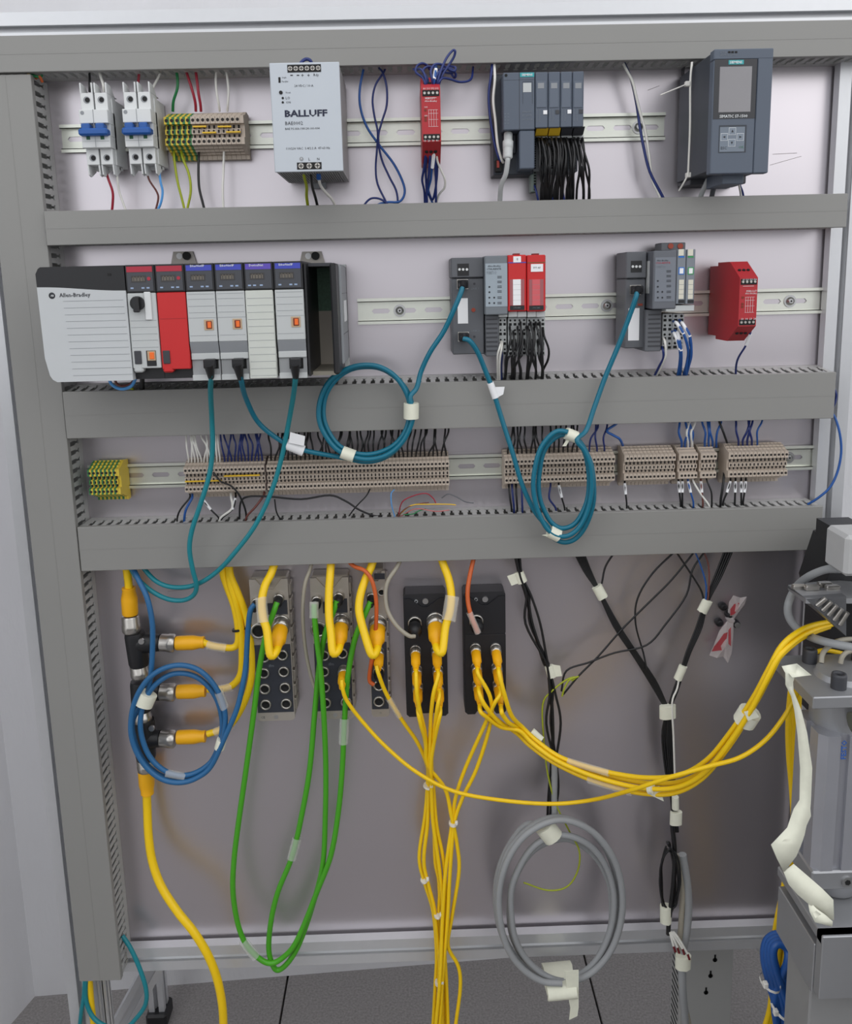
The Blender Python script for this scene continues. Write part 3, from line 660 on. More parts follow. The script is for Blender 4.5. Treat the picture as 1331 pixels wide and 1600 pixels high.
bb = B(); c = U(1092, 275, .05); bb.ycyl(c.x, c.z, .05, .053, .003); c = U(1130, 274, .05); bb.ycyl(c.x, c.z, .05, .053, .003); part('screw', bb, M('brass', (196, 176, 110), .35, .7), s7)
bb = B().tube([(1081, 97, .07), (1078.5, 130, .07), (1078, 200, .07), (1075, 274, .065)], .0014, 6); bb.box(U(1074, 131, .07).x - .003, U(1074, 131, .07).x + .003, U(1074, 131, .07).z - .003, U(1074, 131, .07).z + .003, .066, .072, 0, .0006)
bb.tube([(1072, 132, .071), (1055, 139, .075), (1032, 148.5, .08)], .0009, 5); c = U(1075, 274, .06); bb.box(c.x - .0035, c.x + .0035, c.z - .003, c.z + .003, .058, .066, 0, .0006); bb.tube([(1074, 275, .063), (1068, 286, .06), (1061, 298, .05)], .0012, 5); bb.tube([(1075, 274, .06), (1088, 276.5, .052), (1093, 276, .05)], .0012, 5)
thing('cable_tie', bb, m_wwht, 'long white cable tie strapped down the dark left side of the display controller', 'cable tie')

# ------------------------------------------------------------------ controller rack
DA = .146
xA0 = U(193.5, 412, DA).x; xA6 = U(472, 408, DA).x; PW = (xA6 - xA0) / 6; zT = U(330, 411, DA).z; zBt = U(330, 596, DA).z
rk = empty('rack_chassis', ((xA0 + xA6) / 2, 0, zBt), 'grey and black rack chassis with one open slot at its right end', 'chassis')
xE = U(518, 500, DA).x; xEr = U(531, 500, DA).x
bb = B().box(xA0, xEr, zBt + .002, zT - .002, .004, .012); part('back_plate', bb, m_lgrey, rk)
part('slot_back', B().box(xA6 + .003, xE, zBt + .006, zBt + .078, .012, .016), M('pale_slot_back', (214, 204, 190), .5), rk)
part('circuit_board', B().box(xA6 + .003, xE, zBt + .078, zT - .006, .012, .016), m_pcb, rk)
bb = B().box(xA6 + .001, xA6 + .0035, zBt + .003, zT - .003, .012, DA - .004); part('card_guide', bb, m_black, rk)
bb = B().box(xE - .0005, xEr - .003, zBt + .004, zT - .003, .05, DA - .006, 0, .002); part('end_rail', bb, m_black, rk)
bb = B().box(xE + .0015, xEr, zBt + .012, zT - .004, .004, .1, 0, .002); bb.box(xEr - .0002, xEr + .0004, zBt + .05, zBt + .0505, .01, .095, 1); bb.box(xEr - .0002, xEr + .0004, zT - .04, zT - .0395, .01, .095, 1); part('end_cap', bb, [m_grey, m_dgrey], rk)
part('side_label', B().box(xEr, xEr + .0005, zBt + .065, zBt + .092, .03, .07), m_label, rk)
part('slot_edge', B().box(xA6 + .003, xE, zBt + .001, zBt + .006, .012, DA - .03), m_olive, rk); part('slot_edge', B().box(xA6 + .003, xE, zT - .006, zT - .002, .012, DA - .03), m_dgrey, rk)
for q in (285, 486):
    a = U(q, 400, .004); bb = B().prism([(a.x - .017, a.z - .014), (a.x - .012, a.z + .006), (a.x + .014, a.z + .006), (a.x + .019, a.z - .014)], .001, .004, 'y'); bb.ycyl(a.x - .004, a.z, .004, .0045, .0042, 14, 1); bb.ycyl(a.x + .006, a.z, .004, .007, .0055, 14, 2); part('mounting_tab', bb, [M('pale_tab', (178, 172, 166), .5, .3), m_label, m_dark], rk)
# power module
pw = empty('rack_power_supply', U(130, 597, .1), 'wide white rack power supply with black top band, left end of the rack', 'power supply')
xP0 = U(56, 430, DA).x; xP1 = xA0 - .0004; zP0 = U(140, 597, DA).z; zP1 = U(130, 416, DA).z; zk = U(60, 449, DA).z; zk2 = U(195, 454, DA).z
body = [(xP0, zk), (xP0 + .001, zP0 + .03), (xP0 + .005, zP0 + .009), (xP0 + .008, zP0 + .004), (xP0 + .013, zP0 + .001), (xP1, zP0 + .001), (xP1, zk2)]
for i in range(1, 8):
    s = i / 8; body.append((xP1 + (xP0 - xP1) * s, zk2 + (zk - zk2) * (3 * s * s - 2 * s ** 3)))
part('front_cover', B().prism(body, .06, DA + .001, 'y'), m_psw, pw)
top = [(xP0 + .003, zP1 - .002), (xP0 + .006, zP1), (xP1, zP1), (xP1, zk2)] + body[7:] + [(xP0, zk), (xP0 - .0003, zP1 - .008)]
part('top_band', B().prism(top, .06, DA + .0005, 'y'), m_black, pw, 'black curved top band')
part('rear_box', B().box(xP0 + .006, xP1, zP0 + .004, zP1 - .003, .005, .06), m_black, pw)
bb = B()
for i in range(12):
    s = i / 11; y = 470.9 + i * 10.55; a = U(99 + 16 * s, y, DA); e = U(193 + 14 * s, y - 1.5, DA); bb.box(a.x, e.x, a.z - .0002, a.z + .0003, DA + .001, DA + .0012)
part('cover_line', bb, m_grey, pw)
a = U(81.7, 462, DA); part('logo', B().ycyl(a.x, a.z, DA + .001, DA + .0013, .0038, 18), m_ink, pw); txt(pw, 'AB', 79.3, 462, DA + .0014, 5, m_inkw, bold=.02); txt(pw, 'Allen-Bradley', 92.8, 462.3, DA + .001, 48.5, m_ink, bold=.012)
part('status_led', B().box(U(168, 429, DA).x, U(174, 429, DA).x, U(170, 431, DA).z, U(170, 427, DA).z, DA, DA + .0009), m_dark, pw)
# six modules
def hline(bb, x0, x1, zs, d):
    for z in zs: bb.box(x0 + .0015, x1 - .0015, z - .0002, z + .0002, d, d + .0002)
mods = [('cpu', m_lgrey, m_crim, 'white rack module with black key switch beside the power supply', None), ('red', m_red, m_crim, 'rack module with a plain bright red front', None),
        ('net', m_lgrey, m_bband, 'white rack module with orange rocker directly right of the red front', 'EtherNet/IP'), ('net', m_lgrey, m_bband, 'white rack module with orange rocker, second right of the red front', 'EtherNet/IP'),
        ('plain', m_lgrey, m_pband, 'white rack module with plain ribbed front and violet band', 'DeviceNet'), ('net', m_lgrey, m_bband, 'white rack module with orange rocker beside the open slot', 'EtherNet/IP')]
TOPS = []
for i, (kind, face, band_, lab, tx) in enumerate(mods):
    x0 = xA0 + i * PW + .0006; x1 = xA0 + (i + 1) * PW - .0006; t = empty('rack_module', ((x0 + x1) / 2, 0, zBt), lab, 'module', 'rack modules')
    zw = U(330, 454.5, DA).z
    part('body', B().box(x0 - .0004, x1 + .0004, zBt + .004, zT, .02, DA - .010), m_black, t)
    hd = part('display_head', B().box(x0 - .0004, x1 + .0004, zw, zT, DA - .012, DA, 0, .0008), m_black, t)
    part('display_face', B().box(x0 + .0018, x1 - .0018, zw + .0018, zT - .002, DA, DA + .0004), M('head_grey', (66, 68, 74), .4), hd)
    part('name_band', B().box(x0 + .0018, x1 - .0018, zT - .0085, zT - .002, DA + .0004, DA + .0008), band_, hd, 'coloured band')
    bb = B().box(x0 + .0065, x1 - .010, zw + .012, zT - .0125, DA + .0004, DA + .0007); dd = part('display', bb, m_disp, hd); bb = B()
    for k in range(4):
        xs = x0 + .0082 + k * (x1 - x0 - .0195) / 4
        for q in (0, .0022): bb.box(xs + q, xs + q + .0009, zw + .0135, zT - .0140, DA + .0007, DA + .0009)
        bb.box(xs, xs + .003, zT - .0148, zT - .0140, DA + .0007, DA + .0009)
    part('digits', bb, m_dig, dd)
    if i < 2: part('heart_print', B().ycyl(x1 - .0065, zT - .0165, DA + .0004, DA + .0008, .0022, 12), m_crim, hd)
    bb = B()
    for xs in ((.005, .018, .024) if i != 4 else (.004, .010, .018)): bb.box(x0 + xs, x0 + xs + .0035, zw + .0045, zw + .0062, DA + .0004, DA + .0006)
    part('status_print', bb, M('pale_blue_print', (150, 170, 200), .5), hd)
    if kind == 'cpu':
        zl = zBt + .014; part('front_door', B().box(x0, x1, zl + .004, zw - .0006, DA - .012, DA, 0, .0008), face, t)
        part('door_tongue', B().box(x0 + .0005, x0 + .012, zl - .001, zl + .010, DA - .012, DA + .0004, 0, .002), face, t)
        k = U(215.5, 474, DA); bb = B(); bb.ycyl(k.x, k.z, DA, DA + .004, .0085, 20); bb.box(k.x - .0035, k.x + .0035, k.z - .0105, k.z + .008, DA + .003, DA + .010, 0, .0012); part('key_switch', bb, m_black, t, 'black key switch')
        a = F(226.5, 456, 237, 500, DA); part('port_cover', B().box(*a, DA, DA + .0022, 0, .0008), m_white, t)
        a = U(216, 558.5, DA); part('latch', B().box(a.x - .0042, a.x + .0042, a.z - .008, a.z + .008, DA, DA + .0015, 0, .0014), m_dgrey, t)
        a = U(237, 555.7, DA)
        part('socket', B().box(a.x - .0062, a.x + .0052, a.z - .0125, a.z + .0062, DA, DA + .0006), m_black, t); ob = part('rocker', B().box(a.x - .0048, a.x + .0048, a.z - .0058, a.z + .0056, DA + .0004, DA + .001), M('rocker_plate', (186, 160, 130), .5), t); part('rocker_button', B().box(a.x - .0022, a.x + .0034, a.z - .0042, a.z + .0042, DA + .001, DA + .002, 0, .0005), m_orange, ob, 'orange button')
        bb = B(); hline(bb, x0, x1, [U(220, y, DA).z for y in (501, 511.5, 522, 532, 543)], DA); part('cover_line', bb, m_grey, t)
    elif kind == 'red':
        zl = zBt + .016; part('front_door', B().box(x0, x1, zl, zw - .0006, DA - .012, DA, 0, .0008), face, t, 'plain bright red door'); part('door_tongue', B().box(x0 + .0005, x0 + .013, zl - .004, zl + .006, DA - .012, DA + .0004, 0, .002), face, t)
        a = U(260.5, 558, DA); part('latch', B().box(a.x - .0042, a.x + .0042, a.z - .008, a.z + .008, DA, DA + .0015, 0, .0014), m_dgrey, t); bb = B(); hline(bb, x0, x1, [U(265, 498, DA).z], DA); part('cover_line', bb, M('dark_red_line', (140, 24, 28), .5), t)
    elif kind == 'plain':
        part('front_door', B().box(x0 - .0003, x1 - .0012, zBt + .002, zw - .0006, DA - .012, DA, 0, .0008), M('warm_white', (200, 203, 196), .5), t); bb = B(); hline(bb, x0, x1, [U(400, y, DA).z for y in range(466, 592, 11)], DA); part('cover_line', bb, m_grey, t)
    else:
        zg = U(330, 534, DA).z; zg2 = U(330, 552, DA).z; zg3 = U(330, 562, DA).z
        part('front_door', B().box(x0, x1, zg, zw - .0006, DA - .012, DA, 0, .0006), face, t)
        bb = B().prism([(DA - .012, zg2), (DA - .012, zg), (DA, zg), (DA - .004, zg2)], x0, x1, 'x'); part('slope', bb, m_grey, t)
        part('lower_ledge', B().box(x0, x1, zg3, zg2, DA - .012, DA - .003, 0, .0005), face, t); part('port_face', B().box(x0, x1, zBt + .006, zg3, DA - .016, DA - .006), M('port_grey', (158, 160, 162), .5), t); part('foot_ledge', B().box(x0, x1, zBt + .001, zBt + .008, DA - .016, DA - .002, 0, .0006), face, t)
        xx = x0 + (.0245 if i == 2 else .0235); zz = U(330, 508.5 - i * .5, DA).z
        ob = part('rocker', B().box(xx - .0055, xx + .0055, zz - .0062, zz + .0062, DA, DA + .0007), M('rocker_plate', (186, 160, 130), .5), t); part('rocker_button', B().box(xx - .0030, xx + .0038, zz - .0046, zz + .0046, DA + .0007, DA + .0016, 0, .0005), m_odark, ob); part('rocker_cap', B().box(xx - .0012, xx + .0030, zz - .0036, zz + .0036, DA + .0016, DA + .0022, 0, .0004), m_orange, ob, 'orange button')
        bb = B(); hline(bb, x0, x1, [U(330, y, DA).z for y in (459, 467, 478, 488, 524)], DA); bb.box(x0, x1, U(330, 496, DA).z - .0004, U(330, 496, DA).z, DA, DA + .0002); part('cover_line', bb, m_grey, t)
        xq = {2: 330.5, 3: 374.5, 5: 463}[i]; a = U(xq, 568, DA - .006); part('port', B().box(a.x - .0085, a.x + .0085, a.z - .0062, a.z + .0066, DA - .006, DA - .0055), m_dark, t)
    TOPS.append((hd, tx))
for hd, s, x, y in ((TOPS[2][0], 'EtherNet/IP', 297, 415.6), (TOPS[3][0], 'EtherNet/IP', 343.5, 415), (TOPS[4][0], 'DeviceNet', 389, 414.5), (TOPS[5][0], 'EtherNet/IP', 435.5, 413.5)): txt(hd, s, x, y, DA + .0008, 22, m_inkw, bold=.01)

# ------------------------------------------------------------------ bus couplers on the middle rail
def jack(par, x, y, d, w=.0145, h=.0125):
    a = U(x, y, d); bb = B().box(a.x - w / 2, a.x + w / 2, a.z - h / 2, a.z + h / 2, d, d + .0007); j = part('port', bb, m_nick, par); part('port_opening', B().box(a.x - w * .42, a.x + w * .42, a.z - h * .4, a.z + h * .42, d + .0007, d + .001), m_dark, j)
DK = .060; DM = .078
k1 = empty('bus_coupler', U(735, 555, 0), 'grey bus coupler with two teal cables and three rotary switches', 'bus coupler', 'grey bus couplers')
X0, X1, Z0, Z1 = F(705.5, 402.5, 756, 553.5, DK); zs = U(725, 434, DK).z
bb = B().box(X0, X1, zs, Z1, .008, DK + .003, 0, .0012); bb.box(X0 + .0004, X1, Z0, zs - .0006, .008, DK, 0, .0012); part('body', bb, m_mgrey, k1)
a = F(714.5, 412, 732.5, 431, DK + .003); sw = part('switch_panel', B().box(*a, DK + .003, DK + .0034), m_black, k1)
for x in (717.8, 723.5, 729.4): a = U(x, 421, DK + .0034); part('rotary_switch', B().ycyl(a.x, a.z, DK + .0034, DK + .0044, .0017, 10), m_white, sw)
jack(k1, 722.5, 444, DK); jack(k1, 724, 526, DK)
a = F(715, 466, 731, 505.5, DK); part('address_label', B().box(*a, DK, DK + .0003), m_label, k1, 'white address label')
a = U(739.5, 484.3, DK); part('release_button', B().ycyl(a.x, a.z, DK, DK + .001, .0027), M('red_brown', (150, 60, 40), .5), k1)
for y in (443.5, 526): a = U(741, y, DK); part('indicator', B().ycyl(a.x, a.z, DK, DK + .0004, .0016, 10), m_dgrey, k1)
txt(k1, 'LINK 1', 736, 451, DK, 12, m_inkg); txt(k1, 'LINK 2', 737, 517, DK, 12, m_inkg)
X0, X1, Z0, Z1 = F(757.5, 399.5, 793, 492, DM)
part('head', B().box(X0, X1, Z0, Z1, .01, DM, 0, .0012), M('blue_grey_head', (112, 118, 124), .5), k1)
a = F(758.5, 411.5, 792.5, 479, DM); fp = part('face_label', B().box(*a, DM, DM + .0004), M('pale_blue_label', (152, 163, 172), .5), k1, 'pale blue printed label')
txt(fp, 'Allen-Bradley', 762, 416.3, DM + .0004, 20, m_ink); txt(fp, '1734-AENTR', 761, 420.5, DM + .0004, 22, m_ink); txt(fp, 'POINT I O', 760.5, 426.3, DM + .0004, 15, m_inkg, h=5)
bb = B()
for x, y in ((764.5, 448.3), (764.5, 456.5), (764.5, 465), (764.5, 473.5), (772, 465), (772, 473.5)): a = U(x, y, DM); bb.ycyl(a.x, a.z, DM + .0004, DM + .0007, .0012, 8)
for x, y in ((777, 432), (777, 439.5), (777, 447), (777, 454.5), (777, 464), (777, 472.5)):
    for q in (0, 2.2): a = U(x, y + q, DM); bb.box(a.x, a.x + .0055, a.z - .0004, a.z + .0004, DM + .0004, DM + .0006)
part('status_print', bb, m_ink, fp)
a = F(758.5, 492.5, 779.5, 556.5, .066); bb = B().box(a[0], a[1], a[2], a[3], .01, .066, 0, .0008)
for k in range(8): zz = a[3] - .005 - k * .0058; bb.box(a[0] + .001, a[1] - .002, zz - .0012, zz + .0006, .066, .0668, 1)
part('vent_block', bb, [m_mgrey, m_dgrey], k1)
for i, (x0, x1, col, lab) in enumerate(((793.4, 822.3, m_red, 'red safety module with a white channel strip on the middle rail'), (823.4, 852.3, m_red, 'red safety module with a pink channel strip, right of its twin'))):
    t = empty('safety_module', U((x0 + x1) / 2, 487, 0), lab, 'module', 'red safety modules'); X0, X1, Z0, Z1 = F(x0, 398.3, x1, 486.5, DM)
    part('body', B().box(X0, X1, Z0, Z1, .01, DM, 0, .0012), col, t); a = U((x0 + x1) / 2, 398, DM); part('top_latch', B().box(a.x - .004, a.x + .004, Z1 - .001, Z1 + .002, .06, DM - .004), M('dark_red', (120, 22, 24), .5), t)
    a = F(x0 + 3.2, 436.5, x1 - 3.2, 477, DM); bb = B().box(*a, DM, DM + .0003); part('channel_panel', bb, M('red_grey_panel', (158, 92, 96), .5), t)
    a = F(x0 + 8, 436.5, x0 + 20.2, 477, DM); part('channel_strip', B().box(*a, DM + .0003, DM + .0006), m_label if i == 0 else M('pink_strip', (206, 92, 98), .5), t, 'white marking strip' if i == 0 else 'pink marking strip')
    bb = B()
    for k in range(1, 5): zz = a[2] + (a[3] - a[2]) * k / 5; bb.box(a[0], a[1], zz - .0001, zz + .0001, DM + .0006, DM + .0007)
    part('strip_line', bb, m_grey, t)
    a = F(x0 + 3.2, 477.5, x1 - 3, 484.5, DM); part('type_plate', B().box(*a, DM, DM + .0004), m_black, t); txt(t, '1734-IB8S' if i == 0 else '1734-OB8S', x0 + 9, 481, DM + .0004, 11, m_inkg)
    a = F(x0 + .5, 409.5, x1 - .5, 411, DM); part('colour_bar', B().box(*a, DM, DM + .0003), m_bband if i == 0 else M('brown_bar', (120, 80, 40), .5), t)
    a = F(x0 + 8.5, 400.5, x0 + 20.5, 410, DM + .0005) if i == 0 else F(x0 + 6, 412.5, x0 + 25, 424.5, DM + .0005); part('sticker', B().box(*a, DM, DM + .0007), m_label, t, 'small white sticker'); txt(t, '0' if i == 0 else '777 AF', x0 + (13.5 if i == 0 else 9.5), 405 if i == 0 else 418.5, DM + .0007, 2.5 if i == 0 else 11.5, m_ink)
def tblock(par, x0, x1, y0, y1, d, cols, rows):
    a = F(x0, y0, x1, y1, d); t = part('terminal_block', B().box(*a, .012, d, 0, .0008), m_lgrey, par); bb = B()
    for c in range(cols):
        for r in range(rows):
            x = a[0] + (a[1] - a[0]) * (c + .5) / cols; zz = a[3] - (a[3] - a[2]) * (r + .5) / rows; w = (a[1] - a[0]) / cols * .3
            bb.ycyl(x, zz + .0026, d, d + .0004, w * .8, 8); bb.box(x - w, x + w, zz - .0042, zz - .0008, d, d + .0004)
    part('clamp_hole', bb, m_dark, t); return t
tb1 = empty('wiring_base', U(815, 558, 0), 'light grey wiring base packed with black wires under the red modules', 'terminal base')
for x0, x1 in ((779, 791.5), (793.8, 822.3), (823.5, 851.5)): tblock(tb1, x0, x1, 496, 556.5, .058, 2 if x1 < 800 else 4, 4)
for x0, x1 in ((779, 792.5), (794, 808), (808.5, 822.5), (824, 837.5), (838, 851.5)): a = F(x0, 486.5, x1, 495.5, .070); part('release_clip', B().box(*a, .03, .071, 0, .0006), m_lgrey, tb1)

k2 = empty('bus_coupler', U(1000, 545, 0), 'grey bus coupler with one teal cable beside the lone red relay', 'bus coupler', 'grey bus couplers')
X0, X1, Z0, Z1 = F(976.5, 393.5, 1008, 544, DK); zs = U(985, 435, DK).z
bb = B().box(X0, X1, zs, Z1, .008, DK + .003, 0, .0012); bb.box(X0 + .0004, X1, Z0, zs - .0006, .008, DK, 0, .0012); part('body', bb, m_mgrey, k2)
a = F(985.5, 407.5, 1002.5, 425.5, DK + .003); sw = part('switch_panel', B().box(*a, DK + .003, DK + .0034), m_black, k2)
for x in (988.5, 994, 999.5): a = U(x, 416.5, DK + .0034); part('rotary_switch', B().ycyl(a.x, a.z, DK + .0034, DK + .0044, .0017, 10), m_white, sw)
jack(k2, 992.5, 453, DK); a = F(981.5, 481.5, 998.5, 532, DK); part('address_label', B().box(*a, DK, DK + .0003), m_label, k2, 'white address label')
a = U(1000, 476, DK); part('release_button', B().box(a.x - .003, a.x + .003, a.z - .0014, a.z + .0014, DK, DK + .001), M('red_brown', (150, 60, 40), .5), k2)
DM2 = .088
X0, X1, Z0, Z1 = F(1020.5, 391.5, 1057, 483, DM2); part('head', B().box(X0, X1, Z0, Z1, .01, DM2, 0, .0012), M('slate_head', (98, 101, 108), .5), k2)
a = F(1023, 402, 1055, 471, DM2); fp = part('face_label', B().box(*a, DM2, DM2 + .0004), M('slate_label', (116, 121, 130), .5), k2)
txt(fp, 'Allen-Bradley', 1026, 407.5, DM2 + .0004, 18, m_ink); txt(fp, '1734-AENT/B', 1025, 411, DM2 + .0004, 22, m_crim); txt(fp, 'POINT I O', 1025, 417, DM2 + .0004, 14, m_inkg, h=4)
bb = B()
for x, y in ((1027.5, 439), (1027.5, 448), (1027.5, 456), (1027.5, 465), (1034.5, 456), (1034.5, 465)): a = U(x, y, DM2); bb.ycyl(a.x, a.z, DM2 + .0004, DM2 + .0007, .0012, 8)
for y in (423, 430.5, 438, 446, 455, 463.5):
    for q in (0, 2): a = U(1041, y + q, DM2); bb.box(a.x, a.x + .0058, a.z - .0004, a.z + .0004, DM2 + .0004, DM2 + .0006)
part('status_print', bb, m_ink, fp)
a = (X0 - .0006, X0, Z0 + .02, Z1 - .012); part('side_label', B().box(*a, .04, .07), m_lgrey, k2)
a = F(1008, 484, 1033, 549, .07); bb = B().box(a[0], a[1], a[2], a[3], .01, .07, 0, .0008)
for k in range(8): zz = a[3] - .006 - k * .0058; bb.box(a[0] + .004, a[1] - .001, zz - .0012, zz + .0006, .07, .0708, 1)
part('vent_block', bb, [m_mgrey, m_dgrey], k2)
for i, (x0, x1, col, lab) in enumerate(((1057.5, 1071, M('cyan_blue', (40, 110, 190), .5), 'narrow grey module with blue frame and white marking strip'), (1072, 1085.5, M('module_green', (60, 150, 90), .5), 'narrow grey module with green frame and white marking strip'))):
    t = empty('io_module', U((x0 + x1) / 2, 475, 0), lab, 'module', 'narrow grey modules'); X0, X1, Z0, Z1 = F(x0, 389.5, x1, 475, DM2)
    part('body', B().box(X0, X1, Z0, Z1, .01, DM2, 0, .0008), M('slate_module', (124, 130, 138), .5), t)
    a = F(x0 + 2.5, 389.5, x0 + 10.5, 399.5, DM2); part('tag', B().box(*a, DM2, DM2 + .0008), M('cream_tag', (216, 212, 196), .5), t)
    a = F(x0 + 2.5, 417.5, x0 + 11.5, 429, DM2); part('colour_frame', B().box(*a, DM2, DM2 + .0004), col, t); a = F(x0 + 4, 419, x0 + 10, 427.5, DM2); part('status_window', B().box(*a, DM2 + .0004, DM2 + .0007), m_label, t)
    a = F(x0 + 2.5, 400, x0 + 11.5, 402.5, DM2); part('colour_bar', B().box(*a, DM2, DM2 + .0004), col, t)
    a = F(x0 + 3, 437, x0 + 10.5, 467, DM2); part('marking_strip', B().box(*a, DM2, DM2 + .0004), M('cream_tag', (216, 212, 196), .5), t); bb = B()
    for k in range(1, 4): zz = a[2] + (a[3] - a[2]) * k / 4; bb.box(a[0], a[1], zz - .0002, zz + .0002, DM2 + .0004, DM2 + .0006)
    part('strip_line', bb, m_grey, t); a = F(x0 + 2, 468.5, x0 + 11.5, 473.5, DM2); part('type_plate', B().box(*a, DM2, DM2 + .0004), m_black, t)
tb2 = empty('wiring_base', U(1052, 548, 0), 'small light grey wiring base with blue wires under the narrow modules', 'terminal base'); tblock(tb2, 1034.5, 1050, 490, 547, .062, 2, 4); tblock(tb2, 1050.5, 1068.5, 490, 546, .062, 2, 4)
a = F(1040, 477, 1084.5, 486.5, .085); part('release_clip', B().box(*a, .03, .086, 0, .0008), m_lgrey, tb2)
bb = B(); a = F(1033, 379, 1071, 392, .05); bb.box(*a, .02, .05, 0, .001); t = thing('top_clamp', bb, m_mgrey, 'grey clamp with two red screws on top of the narrow modules', 'clamp')
for x in (1047.5, 1062.5): a = U(x, 384.5, .05); part('screw', B().ycyl(a.x, a.z, .05, .0515, .0036), M('red_brown', (150, 60, 40), .5), t)
# ------------------------------------------------------------------ field I/O blocks on the lower panel
def port(par, x, y, d, r, ring=m_nick, name='port'):
    a = U(x, y, d); bb = B(); o = Vector((a.x, -d, a.z)); q = Vector((a.x, -d - .004, a.z))
    bb.lathe(o, q, [(0, r), (1, r), (1, r * .74), (.2, r * .74)], 18, 0, False); bb.ycyl(a.x, a.z, d, d + .0008, r * .74, 14, 1); bb.ycyl(a.x, a.z, d, d + .002, r * .22, 8, 1)
    return part(name, bb, [ring, m_dark], par)
def conn(par, base, d0, length, r, over=None, drop=.25, name='plug', nut=True):
    """round plug pushed into a port, standing out of the panel and sagging slightly; returns its outer end"""
    a = U(base[0], base[1], d0); ax = Vector((0, -1, -drop)).normalized(); e = a + ax * length; bb = B()
    if nut: bb.lathe(a, e, [(0, r * 1.05), (.05, r * 1.15), (.26, r * 1.15), (.28, r * .95)], 16, 0)
    bb.lathe(a, e, [(.2, r * .92), (.32, r), (.72, r * .95), (.78, r * .72), (1, r * .55)], 16, 1)
    part(name, bb, [m_nick, over or m_ycon], par); return e
def io_metal(label, xl0, yt, xr0, yb, xlb, xrb, D=.034, narrow=False):
    """tops xl0..xr0 at row yt, bottoms xlb..xrb at row yb (front face)"""
    X0 = (U(xl0, yt, D).x + U(xlb, yb, D).x) / 2; X1 = (U(xr0, yt, D).x + U(xrb, yb, D).x) / 2; Z1 = U((xl0 + xr0) / 2, yt, D).z; Z0 = U((xlb + xrb) / 2, yb, D).z
    t = empty('field_io_block', ((X0 + X1) / 2, 0, Z0), label, 'I/O block', 'nickel-coloured field I/O blocks')
    w = X1 - X0; c = (X0 + X1) / 2
    bb = B().box(X0 + .001, X1 - .001, Z0, Z1, .001, D - .004, 0, .002); n = 9
    for i in range(n):
        z = Z0 + .012 + i * (Z1 - Z0 - .02) / n; bb.box(X1 - .002, X1 + .0025, z, z + (Z1 - Z0) / n * .72, .003, D - .008, 0, .0008); bb.box(X0 - .0005, X0 + .002, z, z + (Z1 - Z0) / n * .72, .003, D - .008, 0, .0008)
    part('housing', bb, m_io, t)
    bb = B().prism([(X0, Z0 + .004), (X0 + .003, Z0), (X1 - .003, Z0), (X1, Z0 + .004), (X1, Z1 - .002), (c + w * .34, Z1 - .002), (c + w * .12, Z1 - .017), (c - w * .12, Z1 - .017), (c - w * .34, Z1 - .002), (X0, Z1 - .002)], D - .005, D, 'y'); part('front_plate', bb, m_io, t)
    bb = B(); bb.ycyl(c, Z1 - .008, D - .004, D - .001, w * .10, 14); bb.box(c - w * .06, c + w * .06, Z1 - .0085, Z1 - .0075, D - .001, D - .0006, 1); part('mounting_screw', bb, [m_steel, m_dark], t)
    bb = B(); bb.ycyl(c, Z0 + .006, D - .001, D + .0006, w * .06, 12); part('mounting_screw', bb, m_steel, t)
    return t, X0, X1, Z0, Z1
def wide_block(label, o, ports8):
    t, X0, X1, Z0, Z1 = io_metal(label, 388.5 + o, 903 - o * .025, 450 + o, 1126 - o * .03, 403 + o, 460 + o)
    D = .034; yy = lambda y: y - o * .027
    zp1 = U(425 + o, yy(1007), D).z; zp0 = U(432 + o, yy(1113), D).z
    part('port_plate', B().box(X0 + .001, X1 - .001, zp0, zp1, D - .001, D + .0008, 0, .0006), m_iod, t)
    a = F(411 + o, yy(938), 449 + o, yy(960), D); part('status_plate', B().prism([(a[0], a[2]), (a[0], a[3] - .004), (a[0] + .02, a[3] - .004), (a[0] + .026, a[3]), (a[1], a[3]), (a[1], a[2])], D, D + .0008, 'y'), m_iod, t)
    for x, y in ((402, 939), (436, 932)): port(t, x + o, yy(y), D, .0062)
    port(t, 404.5 + o, yy(985), D, .0118, m_nick, 'power_port'); port(t, 439.5 + o, yy(973), D, .0125, m_nick, 'power_port')
    for x, y in ports8: port(t, x + o, yy(y), D + .0008, .0078)
    txt(t, 'ifm', 420 + o, yy(1040), D + .0009, 8, m_inkg); txt(t, 'CE', 408 + o, yy(1121), D, 6, m_mgrey)
    return t
P8 = [(413, 1026), (441.5, 1022.5), (412.5, 1051), (443.5, 1048.5), (414, 1075.5), (445.5, 1073.5), (415.5, 1100), (447.5, 1098.5)]
io1 = wide_block('nickel field I/O block with eight open ports, leftmost of the blocks', 0, P8)
io2 = wide_block('nickel field I/O block crossed by green cables, second from the left', 93.5, P8)
t, X0, X1, Z0, Z1 = io_metal('narrow nickel field I/O block between the metal and black blocks', 574.5, 890, 602.5, 1120, 578.5, 607.5); io3 = t; D = .034
part('port_plate', B().box(X0 + .001, X1 - .001, U(590, 1108, D).z, U(590, 1003, D).z, D - .001, D + .0008, 0, .0006), m_iod, t); part('port_plate', B().box(U(585, 912, D).x, X1 - .0004, U(590, 905, D).z, U(590, 896, D).z, D, D + .0008), m_iod, t)
port(t, 580.5, 930, D, .0062); port(t, 596, 924.5, D, .0055); port(t, 590, 972, D, .0125, m_nick, 'power_port')
for y in (1018, 1045, 1070, 1095): port(t, 592, y, D + .0008, .0080)
